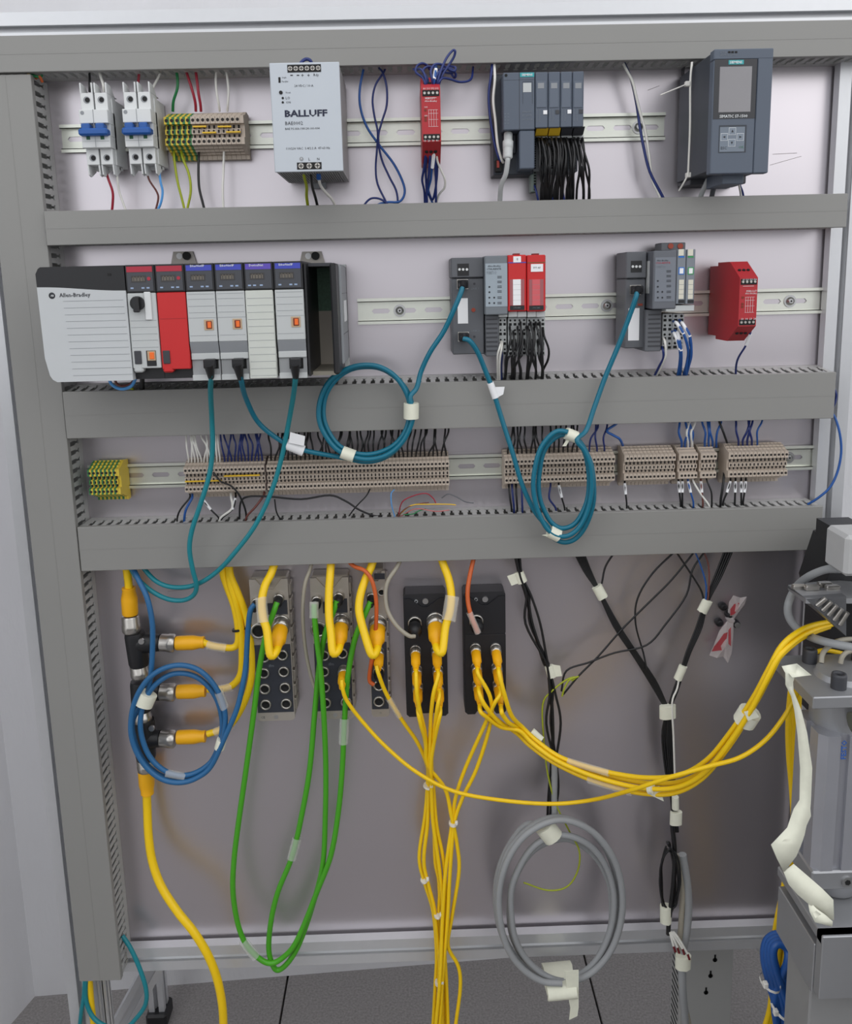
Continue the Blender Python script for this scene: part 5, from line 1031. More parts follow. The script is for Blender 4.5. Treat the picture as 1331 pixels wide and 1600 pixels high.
wire('thin blue wire entering the right black bundle', [(1084, 858, .03), (1095, 885, .034), (1103, 915, .036), (1102, 945, .038)], m_wb2, None, .0012); wire('thin brown wire entering the right black bundle', [(1098, 858, .03), (1107, 885, .034), (1107, 925, .036), (1103, 948, .038)], m_wbrn, None, .0012)
wire('thin white wire beside the taped junction', [(1063, 1045, .042), (1058, 1075, .045), (1050, 1098, .05), (1052, 1150, .05), (1054, 1210, .052)], m_wwht, None, .0014)
wire('thin green and yellow wire curling down inside the grey coil', [(893, 1064, .04), (900, 1058, .04), (885, 1062, .04), (862, 1080, .042), (848, 1100, .042), (849, 1150, .045), (855, 1205, .05), (868, 1255, .056), (890, 1300, .062), (905, 1330, .064), (902, 1362, .062), (885, 1386, .06), (855, 1391, .058), (818, 1379, .056)], m_wyg, None, .0013)
wire('short green and yellow wire at the end of the crossing black wires', [(904, 1057, .04), (890, 1062, .041), (882, 1075, .042), (878, 1088, .042)], m_wyg, None, .0014)
for c, ang, ln, wd, lab in (((937, 925, .034), 118, 20, 15, 'masking tape at the top of the middle black bundle'), ((1101, 947, .036), 65, 19, 15, 'masking tape at the top of the right black bundle'), ((1063, 1051, .04), 70, 22, 12, 'masking tape low on the right black bundle'), ((1043, 1112, .045), 92, 20, 24, 'masking tape where the two slanting black bundles join'), ((1056, 1278, .054), 90, 20, 18, 'masking tape low on the joined black bundle'), ((1055, 1254, .054), 92, 20, 10, 'pale tape just above the low wrap of the joined bundle')): tape(c, ang, ln, wd, 14, lab)
# grey cable coil
gc = cable('grey_cable_coil', 'grey cable wound into a large oval coil at the bottom of the panel', 'cable', [(866, 1180, .05), (866, 1240, .052), (862, 1290, .056)] + rad(873, 1412, 89, 121, 262, -360 * 4 + 88, .044, .088, 20, .13, 1.2)[1:], .0047, m_gry, None, 10)
tape((857, 1299, .072), 125, 24, 30, 34, 'masking tape at the top of the grey coil', flag=[(848, 1300), (862, 1320), (868, 1312), (858, 1296)])
b0 = B().band((874, 1532, .066), 4, 44, 30, 66, 0, 16, 1); q = [P((x, y, .096)) for x, y in ((884, 1522), (905, 1520), (905, 1578), (903, 1592), (890, 1598), (892, 1580), (886, 1548))]; b0.prism([(v.x, v.z) for v in q], .090, .0912, 'y'); thing('tape_wrap', b0, m_tape, 'masking tape with a long tail at the bottom of the grey coil', 'tape', 'masking tape wraps', org=U(872, 1534, .07))
# grey sheathed cables, black coil and ferrules
for k, (o, r) in enumerate(((0, .0062), (-10, .0042))): cable('grey_cable', ['thick grey sheathed cable below the black wire junction', 'thinner grey sheathed cable behind the black loops'][k], 'cable', floored([(1066 + o, 1335, .055), (1074 + o * .8, 1390, .056), (1074 + o, 1440, .056), (1066 + o * .5, 1490, .056), (1066, 1505 + k * 8, .058), (1066 + o * .2, 1545, .06), (1072 + o * -.6, 1610, .05), (1076 - o, 1700, .02)], .02 + .02 * k), r, m_olive if k else m_gry, None, 10)
for k in range(4): wire('thin black wire in the tight loops hung beside the grey sheathed cable', rad(1042 + k * 1.4, 1375, 9 + k * 2.2, 58 - k * 4, -100 + k * 9, 255 + k * 9, .06 + .003 * k, .064, 24, .05, 1.2), m_wblk, 'black wires looped beside the grey cable', .0016)
wire('stiff black wire hanging straight into the black loops', [(1050, 1290, .056), (1054, 1330, .062), (1052, 1380, .066), (1045, 1440, .066), (1044, 1460, .066)], m_wblk, None, .0034)
tape((1040, 1428, .064), 92, 27, 17, 20, 'masking tape round the small black wire loops')
for k, (x, y) in enumerate(((1052, 1478), (1058, 1480), (1066, 1482), (1074, 1490))):
    o = wire('white wire end with a dark red ferrule below the black loops', [(1046 + k * 2, 1456, .068), ((1046 + x) / 2, 1466, .07), (x, y, .072)], m_wwht, 'ferruled white wire ends', .0018); b0 = B().cyl((x, y, .072), (x + 3, y + 9, .072), .0017, 8); part('ferrule', b0, M('dark_red_ferrule', (110, 24, 34), .5), o)
tape((1067, 1502, .062), 90, 21, 24, 22, 'masking tape round the grey sheathed cables below the black loops')

# ------------------------------------------------------------------ wires of the top row
def grp(items, group):
    for lab, mat, r, pts in items: wire(lab, pts, mat, group, r)
grp([('black wire into the left pole of the leftmost breaker', m_wblk, .0016, [(139, 104, .035), (140, 119, .04), (140, 132, .045), (140, 144, .045)]), ('white wire into the right pole of the leftmost breaker', m_wwht, .0018, [(154, 104, .035), (156, 116, .04), (161, 132, .045), (162, 144, .044)]),
     ('red wire behind the second breaker', m_wred, .0018, [(218, 104, .03), (217, 117, .03), (216, 128, .03), (214, 144, .035)]), ('white wire into the right pole of the second breaker', m_wwht, .0016, [(252, 104, .03), (249, 117, .03), (241, 133, .035), (236, 144, .04)]),
     ('red wire below the leftmost breaker', m_wred, .0018, [(166, 270, .04), (170, 282, .042), (176, 300, .04), (176, 318, .036), (173, 345, .03)]), ('white wire below the leftmost breaker', m_wwht, .0015, [(183, 270, .04), (184, 285, .04), (187, 302, .036), (198, 333, .032), (203, 350, .03)]),
     ('brown wire below the second breaker', m_wbrn, .0014, [(230, 272, .04), (234, 283, .04), (245, 300, .036), (247, 312, .034), (241, 335, .032), (236, 350, .03)]), ('sky blue wire below the second breaker', m_wsky, .0017, [(249, 270, .04), (251, 285, .04), (254, 300, .038), (251, 318, .036), (243, 335, .032), (238, 350, .03)]),
     ('green wire dropping onto the earth terminals', m_wgrn, .0020, [(274, 104, .032), (277, 120, .034), (277, 138, .034), (271, 158, .03), (270, 174, .024)]), ('red wire, left of two, onto the beige terminals', m_wred, .0019, [(289, 104, .032), (293, 118, .034), (300, 140, .034), (305, 160, .03), (306, 174, .024)]), ('red wire, right of two, onto the beige terminals', m_wred, .0019, [(305, 104, .032), (307, 120, .034), (310, 145, .034), (313, 162, .03), (314, 174, .024)]),
     ('white wire, left of two, onto the beige terminals', m_wwht, .0016, [(339, 104, .032), (337, 125, .034), (339, 148, .034), (342, 164, .03), (343, 174, .024)]), ('white wire, right of two, onto the beige terminals', m_wwht, .0016, [(352, 104, .032), (355, 122, .034), (357, 142, .034), (356, 162, .03), (355, 174, .024)]),
     ('green-yellow wire, left one below the earth terminals', m_wyg, .0017, [(272, 232, .024), (272, 246, .03), (277, 282, .034), (286, 318, .032), (292, 345, .03)]), ('green-yellow wire, right one below the earth terminals', m_wyg, .0017, [(283, 232, .024), (285, 246, .03), (295, 272, .034), (298, 298, .034), (293, 325, .032), (290, 345, .03)]),
     ('black wire below the beige terminals of the top rail', m_wblk, .0018, [(311, 232, .024), (310, 260, .03), (311, 292, .032), (317, 318, .032), (324, 345, .03)]), ('white wire below the beige terminals of the top rail', m_wwht, .0017, [(350, 232, .024), (349, 270, .03), (348, 300, .032), (350, 345, .03)]),
     ('green-yellow wire out of the power supply', m_wyg, .0020, [(474, 262, .11), (475, 275, .1), (479, 292, .08), (479, 308, .06), (483, 335, .035)]), ('black wire out of the power supply', m_wblk, .0019, [(484, 262, .11), (486, 275, .1), (488, 292, .08), (493, 310, .06), (499, 335, .035)]),
     ('blue wire arching over the top of the power supply', m_wblu, .0020, [(466, 106, .09), (471, 97, .085), (478, 92.5, .08), (485, 95, .08), (489, 106, .075)])], None)
o = wire('white wire with blue ferrule out of the power supply', [(497, 262, .11), (498, 276, .1), (500, 288, .085), (508, 300, .07), (519, 312, .055), (529, 335, .035)], m_wwht, None, .0019); part('ferrule', B().cyl((497.2, 266, .108), (498, 279, .099), .003, 10), m_wb2, o)
grp([('bright blue loose wire with a long curve right of the power supply', m_wb2, .0016, [(570, 100, .03), (567, 112, .032), (562, 140, .034), (563, 168, .034), (573, 198, .034), (592, 226, .034), (615, 256, .034), (629, 284, .034), (632, 302, .034), (624, 315, .034), (604, 316, .034), (588, 322, .034), (580, 340, .03)]),
     ('dark blue loose wire bowing left right of the power supply', m_wblu, .0014, [(603, 100, .03), (600, 112, .032), (587, 132, .034), (582, 156, .034), (585, 182, .034), (590, 206, .036), (589, 232, .036), (587, 262, .034), (590, 288, .034), (604, 318, .034), (610, 340, .03)]),
     ('dark blue loose wire bowing right right of the power supply', m_wblu, .0014, [(592, 106, .03), (598, 114, .034), (604, 136, .036), (604, 165, .036), (596, 192, .038), (591, 216, .038), (596, 248, .036), (608, 276, .036), (620, 302, .034), (622, 340, .03)]),
     ('dark blue wire looped low on the duct edge', m_wblu, .0014, [(566, 330, .035), (570, 319, .036), (580, 310, .036), (594, 311, .036), (606, 320, .036), (610, 335, .034)])], 'loose blue wires right of the power supply')
LR = 'dark blue wire tangled above the red relay on the top rail'; GR = 'blue wires tangled over the red relay'
for pts in ([(664, 140, .095), (664, 130, .1), (660, 121, .095), (650, 113, .085), (651, 104, .08), (659, 99, .08), (667, 102, .075), (672, 109, .07), (676, 104, .05)], [(666, 140, .095), (666, 128, .1), (663, 116, .098), (657, 108, .09), (650, 110, .07), (646, 108, .05)], [(677, 138, .095), (675, 124, .102), (673, 111, .1), (679, 101, .095), (690, 101, .09), (700, 108, .085), (710, 111, .08), (711, 105, .07), (700, 104, .05)],
            [(683, 138, .095), (684, 126, .1), (690, 107, .098), (698, 90, .095), (707, 79, .092), (711, 80, .092), (709, 89, .09), (701, 102, .09), (691, 117, .096), (685, 134, .095)], [(684, 138, .095), (686, 128, .1), (692, 122, .096), (704, 124, .085), (717, 128, .075), (730, 127, .065), (737, 121, .055), (739, 105, .04)], [(668, 138, .095), (668, 124, .096), (661, 112, .09), (664, 106, .085), (672, 104, .08), (684, 108, .08), (696, 113, .08), (706, 114, .075), (711, 110, .05)], [(680, 136, .095), (681, 122, .1), (686, 112, .098), (695, 108, .09), (706, 108, .08), (712, 116, .075), (709, 121, .07), (700, 106, .045)]): wire(LR, pts, m_wblu, GR, .0015)
o = wire('blue wire with a white sleeve above the red relay', [(678, 138, .095), (678, 128, .1), (680, 116, .1), (681, 104, .09), (684, 100, .07)], m_wb2, None, .0016); part('sleeve', B().cyl((678, 124, .101), (681, 108, .095), .0024, 10), m_label, o)
LR2 = 'dark blue wire hanging below the red relay on the top rail'
for pts in ([(664, 220, .098), (665, 232, .096), (663, 260, .08), (659.5, 281, .065), (663, 301, .05), (664, 335, .032)], [(666, 220, .098), (667, 234, .094), (665, 265, .075), (666, 289, .06), (668, 335, .032)], [(671, 220, .098), (672, 234, .094), (670, 272, .075), (667, 296, .055), (664, 335, .034)], [(681, 220, .098), (680, 258, .08), (681, 289, .06), (681, 335, .032)], [(679, 250, .084), (683, 262, .076), (681, 290, .058), (676, 312, .045), (670, 300, .05), (668, 285, .05)]): wire(LR2, pts, m_wblu, 'blue wires below the red relay', .0015)
o = wire('blue wire with a long white sleeve below the red relay', [(677, 220, .098), (678, 232, .096), (675, 256, .082), (673, 280, .066), (669, 300, .05), (676, 318, .04), (680, 335, .03)], m_wb2, None, .0015); part('sleeve', B().cyl((678, 238, .093), (675.3, 262, .08), .0023, 10), m_label, o)
wire('white wire curling out below the red relay', [(684, 220, .098), (683, 234, .094), (683, 250, .085), (689, 266, .075), (695, 281, .065), (694, 294, .055), (686, 304, .045), (680, 325, .034)], m_wwht, None, .0014)
wire('dark blue wire down the left side of the blue-grey controller', [(769, 98, .05), (767, 118, .055), (763.5, 148, .056), (765.5, 182, .056), (772, 222, .056), (778, 243, .056), (782, 252, .054)], m_wblu, None, .0017); wire('white wire down the left side of the blue-grey controller', [(772, 98, .05), (773, 125, .058), (770.5, 157, .06), (774, 190, .06), (777, 224, .06), (783, 248, .056), (786, 254, .052)], m_wwht, None, .0018)
o = cable('patch_cable', 'light grey patch cable plugged into the blue-grey controller', 'network cable', [(793, 247, .076), (793, 252, .076), (790, 272, .07), (783, 290, .058), (781, 312, .042), (780, 345, .03)], .0032, m_lgrey, None, 10)
a, b = U(794, 208, .064), U(793, 248, .076); bb = B().lathe(a, b, [(0, .0045), (0.02, .0055), (.32, .0055), (.34, .0068), (.6, .0066)] + [q for k in range(5) for q in ((.62 + k * .07, .0056), (.65 + k * .07, .0064))] + [(1, .0045)], 12); part('plug', bb, m_lgrey, o)
grp([('white wire slanting down past the free end of the top rail', m_wwht, .0018, [(972, 96, .03), (977, 106, .034), (988, 128, .034), (995, 156, .032), (1001, 180, .03), (1008, 204, .03), (1014, 243, .03), (1019, 280, .032), (1030, 306, .032), (1037, 330, .03)]), ('dark blue wire slanting down past the free end of the top rail', m_wblu, .0018, [(974, 96, .028), (986, 124, .03), (994, 160, .026), (999, 194, .028), (1005, 228, .032), (1015, 268, .034), (1034, 305, .034), (1046, 330, .03)]),
     ('grey cable leaving the display controller at its left', m_lgrey, .0032, [(1110, 268, .06), (1106, 280, .055), (1096, 303, .04), (1090, 325, .03)]), ('dark grey cable leaving the display controller', m_mgrey, .0032, [(1122, 268, .06), (1119, 280, .055), (1113, 302, .04), (1110, 325, .03)]), ('navy wire pair under the display controller', m_wblu, .0014, [(1155, 278, .06), (1156, 289, .05), (1160, 300, .04), (1164, 322, .03)]), ('thin white wire under the display controller', m_wwht, .0014, [(1156, 278, .06), (1155, 290, .05), (1157, 302, .04), (1158, 322, .03)])], None)
LS = 'black wire in the dense fan below the blue-grey modules'; GS = 'black wires below the blue-grey modules'
for k in range(34):
    s = k / 33; x0 = 839 + 71 * s + random.uniform(-1, 1); y0 = random.choice((215, 219, 224, 230)); x1 = 842 + 68 * s + random.uniform(-4, 4) + (8 if s > .82 else 0); bow = random.uniform(-3, 8); dd = random.uniform(.058, .078)
    wire('black wire, ' + nth(k) + ' from the left, in the fan below the blue-grey modules', [(x0, y0, .044), (x0 + 1, y0 + 4, dd - .006), (x0 + 3 + bow * .4, y0 + 22, dd), ((x0 + x1) / 2 + bow, 266, dd + .002), (x1 + 1, 296, .056), (x1, 335, .03)], m_wblk, GS, .0016, 'wire', 6, 4)
for x in (837, 860, 878): wire('dark blue wire at the foot of the black wire fan', [(x - 2, 290, .045), (x + 1, 300, .05), (x + 4, 316, .045), (x + 6, 338, .03)], m_wblu, 'blue wires in the black fan', .0014)
# ------------------------------------------------------------------ wires of the second row
grp([('sky blue wire sagging under the rack power supply', m_wsky, .0022, [(168, 585, .08), (174, 600, .08), (185, 607, .08), (197, 607, .08), (207, 601, .08), (214, 585, .08)]), ('brown wire sagging under the rack power supply', m_wbrn, .0018, [(176, 585, .06), (183, 600, .06), (194, 603, .06), (206, 598, .06), (212, 585, .06)]), ('green-yellow wire ending in the duct under the rack', m_wyg, .0018, [(190, 606, .05), (200, 607, .055), (207, 608, .055), (213, 618, .04)]), ('thick black wire dropping from the rack into the duct', m_wblk, .0034, [(222, 585, .07), (222, 600, .06), (221, 625, .035)])], None)
LP = 'black wire fanning down from the red safety modules'; GP = 'black wires below the red safety modules'
for k in range(18):
    s = k / 17; x0 = 796 + 50 * s + random.uniform(-1, 1); y0 = random.choice((503, 510, 517, 531)); x1 = [787, 800, 801, 811, 822, 823, 836, 845, 846][k // 2] + random.uniform(-2, 2); b_ = random.uniform(-4, 7)
    wire('black wire, ' + nth(k) + ' from the left, fanning down from the red safety modules', [(x0, y0, .056), (x0, y0 + 4, .070), (x0 + 2 + b_ * .5, y0 + 22, .078), ((x0 + x1) / 2 + b_, 560, .074), (x1 + 2, 580, .058), (x1, 605, .032)], m_wblk, GP, .0016, 'wire', 6, 4)
wire('black wire bulging right of the red safety modules', [(848, 512, .06), (850, 525, .072), (857, 545, .07), (856, 562, .064), (848, 580, .05), (845, 605, .03)], m_wblk, None, .0016)
grp([('white wire, left of two, at the first grey bus coupler', m_wwht, .0015, [(783, 534, .058), (781, 542, .068), (777.5, 555, .066), (777.5, 575, .056), (778, 605, .032)]), ('white wire, right of two, at the first grey bus coupler', m_wwht, .0015, [(785, 534, .058), (784, 544, .068), (781.5, 558, .066), (780.5, 578, .056), (781, 605, .032)]), ('short dark blue wire at the first grey bus coupler', m_wblu, .0016, [(784, 550, .058), (784, 556, .062), (783, 575, .056), (784, 605, .032)])], None)
LQ = 'blue wire curving down from the narrow modules'
for pts in ([(1052, 502, .064), (1058, 506, .085), (1068, 522, .09), (1075, 546, .08), (1073, 566, .062), (1065, 598, .032)], [(1061, 500, .064), (1068, 508, .085), (1078, 526, .088), (1080, 554, .076), (1076, 572, .06), (1069, 598, .032)], [(1050, 518, .064), (1055, 524, .082), (1062, 546, .08), (1062, 566, .064), (1057, 598, .032)], [(1054, 516, .064), (1060, 524, .082), (1064, 548, .08), (1064, 568, .062), (1061, 598, .032)], [(1063, 504, .064), (1072, 518, .08), (1077, 545, .075), (1072, 575, .06), (1072, 598, .032)]):
    o = wire(LQ, pts, m_wb2, 'blue wires of the narrow modules', .0018); part('sleeve', B().tube(smooth(pts[:3], 5)[3:], .0022, 8), m_label, o)
grp([('white wire at the left of the narrow modules', m_wwht, .0016, [(1036, 528, .064), (1039, 535, .075), (1040, 555, .07), (1034, 570, .058), (1024, 590, .034)]), ('dark blue wire at the left of the narrow modules', m_wblu, .0016, [(1034, 542, .064), (1036, 548, .072), (1036, 560, .066), (1030, 572, .056), (1021, 590, .034)])], None)
o = wire('dark blue wire hanging from the lone red relay into the duct', [(1173, 515, .098), (1171, 524, .095), (1165, 540, .085), (1154, 558, .068), (1150, 572, .054), (1149, 595, .034)], m_wblu, None, .0014); part('sleeve', B().cyl((1172, 522, .096), (1165.5, 539, .086), .002, 8), m_label, o)
wire('blue wire looping out past the right end of the ducts', [(1290, 640, .04), (1303, 650, .045), (1312, 678, .05), (1314, 708, .05), (1308, 738, .05), (1296, 762, .05), (1278, 778, .048), (1262, 788, .04)], m_wb2, None, .0017); wire('short blue wire peeking round the right end of the wide duct', [(1296, 600, .04), (1305, 612, .05), (1306, 622, .05), (1303, 632, .05), (1296, 645, .04)], m_wblu, None, .0018)

# ------------------------------------------------------------------ wires above and below the lower terminals
def drops(n, x0, x1, yt, yb, mat, label, group, lean=0, r=.0013):
    for k in range(n):
        s = (k + .5) / n; xb_ = x0 + (x1 - x0) * s; ybb = yb - (xb_ - 288) * .026; ytt = yt - (xb_ - 288) * .028; xt = xb_ + random.uniform(-9, 9) + lean
        wire(label if n == 1 else label.replace('wire', 'wire, ' + nth(k) + ' from the left,', 1), [(xt, ytt - 22, .028), (xt + random.uniform(-2, 2), ytt - 4, .034), ((xt + xb_) / 2 + random.uniform(-4, 4), ytt + 12, .040), (xb_, ybb - 4, .034), (xb_, ybb + 6, .024)], mat, group, r, 'wire', 6, 4)
drops(11, 292, 346, 686, 721, m_wwht, 'white wire above the long terminal row', 'white wires over the lower terminals', -4)
drops(12, 348, 412, 686, 721, m_wblu, 'dark blue wire above the long terminal row', 'blue wires over the lower terminals', -4)
drops(42, 420, 700, 690, 722, m_wblk, 'black wire above the long middle terminal row', 'black wires over the long middle row', 3)
drops(16, 790, 905, 690, 720, m_wblk, 'black wire above the terminals behind the oval coil', 'black wires behind the teal coil', 2)
drops(3, 915, 950, 690, 720, m_wblu, 'dark blue wire just right of the oval coil', 'blue wires beside the teal coil', 8)
wire('bright blue wire with a sharp bend over the row of thirteen terminals', [(972, 650, .03), (963, 662, .034), (948, 673, .04), (958, 680, .044), (968, 686, .044), (973, 696, .03)], m_wb2, None, .0018)
drops(4, 1062, 1084, 686, 714, m_wb2, 'bright blue wire onto the five-terminal group', 'blue wires onto the five-terminal group', 0, .0016); drops(2, 1072, 1084, 686, 714, m_wwht, 'white sleeved wire onto the five-terminal group', 'white wires onto the five-terminal group', -2, .0018)
drops(4, 1098, 1122, 686, 714, m_wb2, 'bright blue wire onto the four-terminal group', 'blue wires onto the four-terminal group', 2, .0015)
drops(4, 1150, 1178, 686, 714, m_wblu, 'dark blue wire onto the rightmost terminal row', 'blue wires onto the rightmost row', 2, .0015); wire('black wire slanting onto the rightmost terminal row', [(1120, 648, .03), (1124, 660, .036), (1130, 675, .04), (1136, 692, .034)], m_wblk, None, .0016); drops(1, 1176, 1190, 686, 714, m_wb2, 'curved bright blue wire at the right of the rightmost row', None, 6)
def low(x0, y0, x1, y1, mat, label, sleeve=False, r=.0013, bow=0, group=None):
    pts = [(x0, y0 - 8, .022), (x0, y0, .032), ((x0 + x1) / 2 + bow, (y0 + y1) / 2, .036), (x1, y1 - 3, .034), (x1, y1 + 12, .028)]
    o = wire(label, pts, mat, group, r)
    if sleeve: part('sleeve', B().tube(smooth(pts[1:3], 4), .0020, 8), m_label, o)
low(296, 778, 277, 812, m_wblk, 'black wire under the left end of the long terminal row', bow=-4); low(300, 778, 288, 812, m_wb2, 'bright blue wire under the left end of the long terminal row', r=.0017, bow=-3)
low(317, 780, 342, 813, m_wblk, 'black wire with white sleeve under the long terminal row', True); low(361, 776, 344, 813, m_wwht, 'white wire curving under the long terminal row', r=.0018, bow=10); low(368, 778, 346, 814, m_wblk, 'black wire with white sleeve meeting two others at the duct', True, bow=6); low(412, 774, 385, 811, m_wbrn, 'brown wire slanting to the duct by the teal cable', r=.0016)
wire('black wire looped over the yellow jumper to the duct', [(333, 738, .046), (345, 752, .05), (362, 760, .05), (375, 776, .046), (384, 800, .036), (384, 820, .028)], m_wblk, None, .0014)
wire('long black wire wandering under the long middle terminal row', [(374, 812, .03), (376, 785, .036), (388, 776, .038), (420, 776, .04), (470, 780, .042), (515, 774, .042), (540, 783, .04), (562, 797, .038), (585, 806, .034), (600, 806, .03)], m_wblk, None, .0014); wire('thin black wire crossing the long wandering one', [(578, 764, .03), (572, 775, .036), (555, 793, .036), (541, 812, .028)], m_wblk, None, .0010); wire('thin black wire hooked into the duct near the teal cable', [(429, 780, .036), (432, 800, .036), (440, 812, .034), (455, 816, .03)], m_wblk, None, .0012)
for lab, mat, pts in (('thin red wire arching over the duct slots', m_wred, [(622, 808, .04), (628, 785, .05), (645, 775, .052), (665, 771, .052), (676, 778, .05), (681, 786, .05)]), ('thin brown wire arching over the duct slots', m_wbrn, [(620, 808, .04), (633, 795, .05), (650, 788, .052), (670, 785, .05)]), ('thin green wire lying on the duct slots', m_wgrn, [(630, 804, .045), (645, 803, .05), (655, 798, .05), (665, 795, .05)]), ('thin yellow wire lying over the duct slots', m_jump, [(622, 806, .04), (642, 790, .052), (670, 788, .052), (700, 788, .05), (712, 789, .05)]), ('thin pale blue wire hooked up from the duct', m_wsky, [(617, 808, .04), (612, 790, .046), (611, 772, .046), (616, 765, .04)]), ('thin grey wire ending in a white ferrule', m_mgrey, [(690, 778, .046), (700, 772, .05), (712, 776, .05), (727, 784, .05), (740, 786, .05)]), ('thin pink wire lying along the duct slots', M('pink_wire', (190, 110, 110), .5), [(625, 807, .04), (650, 795, .05), (680, 799, .05), (702, 797, .05)])): wire(lab, pts, mat, 'thin loose wires lying on the lower duct', .0008)
for x, m_, g in ((795, m_wblk, 0), (800, m_wblu, 1), (806, m_wblk, 2), (815, m_wblu, 3)): low(x, 761, x + (4 - g), 797, m_, ['black wire first below the terminals behind the teal coil', 'dark blue wire second below the terminals behind the teal coil', 'black wire third below the terminals behind the teal coil', 'dark blue wire fourth below the terminals behind the teal coil'][g], r=.0015)
low(860, 760, 868, 797, m_wblu, 'dark blue wire seen inside the oval teal coil', r=.0014, bow=-6); low(873, 758, 882, 797, m_wblk, 'black wire with white sleeve inside the oval teal coil', True); low(976, 755, 979, 790, m_wblk, 'black wire with white sleeve below the row of thirteen', True)
for x, x1, m_, lab in ((1060, 1063, m_wblk, 'black sleeved wire, left of two below the five-terminal group'), (1066, 1066, m_wblk, 'black sleeved wire, right of two below the five-terminal group'), (1075, 1083, m_wb2, 'thin blue sleeved wire below the five-terminal group'), (1095, 1098, m_wbrn, 'brown sleeved wire below the four-terminal group'), (1141, 1130, m_wblk, 'black sleeved wire, leftmost below the rightmost row'), (1149, 1148, m_wblk, 'black sleeved wire, second below the rightmost row'), (1158, 1158, m_wblk, 'black sleeved wire, third below the rightmost row'), (1165, 1161, m_wblk, 'black sleeved wire, rightmost below the rightmost row')): low(x, 752, x1, 787, m_, lab, True, .0014)
low(1083, 752, 1108, 794, m_wwht, 'white wire slanting below the five-terminal group', r=.0015); low(1104, 750, 1112, 786, m_wblk, 'bare black wire below the four-terminal group', bow=3); low(1131, 745, 1126, 785, m_wblk, 'thick black wire left of the rightmost row', r=.0019)
for k, (x, y) in enumerate(((98, 126), (104, 130))): pass
for lab, mat, pts in (('green wire scrap at the top corner of the left duct', m_wgrn, [(44, 114, .04), (52, 118, .045), (60, 120, .045), (66, 118, .04)]), ('orange wire scrap at the top corner of the left duct', m_ocab, [(56, 122, .04), (62, 120, .045), (66, 128, .04)]), ('yellow wire scrap at the top corner of the left duct', m_jump, [(42, 112, .04), (45, 117, .046), (46, 124, .04)])): wire(lab, pts, mat, None, .0018)
# cables at the foot of the left duct
wire('dark teal cable looping out at the foot of the left duct', [(191, 1462, .03), (203, 1480, .035), (217, 1510, .04), (228, 1545, .045), (227, 1570, .045), (212, 1592, .045), (196, 1606, .045), (170, 1605, .04), (146, 1590, .035), (134, 1560, .03), (136, 1520, .028)], m_teal, None, .0034, 'network_cable', 10); wire('dark teal cable dropping straight from the foot of the left duct', floored([(133, 1515, .028), (131, 1555, .03), (126, 1590, .03), (122, 1650, .02)], -.03), m_teal, None, .0032, 'network_cable', 10)
wire('yellow cable dropping from the foot of the left duct', floored([(139, 1515, .025), (142, 1560, .025), (146, 1600, .025), (148, 1660, .02)]), m_ycab, None, .0048, 'power_cable', 10)

# ------------------------------------------------------------------ small bag and rubber knobs on the panel
for x, y, lab in ((1127, 945, 'small black rubber knob, topmost beside the plastic bag'), (1136.5, 957.5, 'small black rubber knob touching the knot of the plastic bag'), (1121, 970, 'small black rubber knob, leftmost beside the plastic bag'), (1147, 972, 'small black rubber knob with a bright screw right of the bag')):
    a = U(x, y, .0); b0 = B().lathe(Vector((a.x, 0, a.z)), Vector((a.x, -.012, a.z)), [(0, .0052), (.3, .006), (.8, .0056), (1, .003)], 14); t = thing('rubber_knob', b0, m_black, lab, 'knob', 'rubber knobs by the bag', org=Vector((a.x, 0, a.z)))
    if x > 1140: part('screw', B().ycyl(a.x, a.z, .0115, .015, .004, 12), m_steel, t)
def crumple(px, d, label, red):
    b0 = B(); pts = [P((x, y, d + q)) for x, y, q in px]; n = len(pts); c = sum(pts, Vector()) / n + Vector((0, -.008, 0)); c2 = c + Vector((0, .010, 0))
    b0.add(pts + [c, c2], [(i, (i + 1) % n, n) for i in range(n)] + [(i, (i + 1) % n, n + 1) for i in range(n)], 0); return b0
b0 = crumple([(1136, 966, .004), (1139, 940, .003), (1146, 930, .008), (1156, 934, .002), (1167, 932, .006), (1163, 945, .004), (1153, 958, .008), (1146, 968, .004)], .006, '', 0); bag = thing('plastic_bag', b0, m_bag, 'small knotted clear plastic bag with red print hanging on the panel', 'bag', org=U(1138, 970, 0))
b0 = crumple([(1136, 970, .004), (1146, 972, .004), (1145, 1000, .006), (1143, 1020, .003), (1137, 1036, .006), (1130, 1026, .002), (1120, 1028, .006), (1108, 1024, .002), (1115, 1008, .006), (1124, 985, .004)], .006, '', 0); part('lower_flap', b0, m_bag, bag)
for px, nm in (([(1141, 952), (1147, 944), (1155, 942), (1153, 952), (1147, 960), (1141, 962)], 'red_print'), ([(1124, 1000), (1131, 990), (1137, 988), (1134, 1004), (1128, 1016), (1112, 1018), (1116, 1010)], 'red_print'), ([(1138, 985), (1142, 980), (1142, 1010), (1138, 1006)], 'red_print')):
    q = [P((x, y, .016)) for x, y in px]; part(nm, B().prism([(v.x, v.z) for v in q], .0155, .0158, 'y'), m_bagr, bag)
a = U(1140, 968, .01); part('knot', B().lathe(U(1135, 964, .008), U(1146, 971, .008), [(0, .003), (.5, .0055), (1, .003)], 10), m_bag, bag)

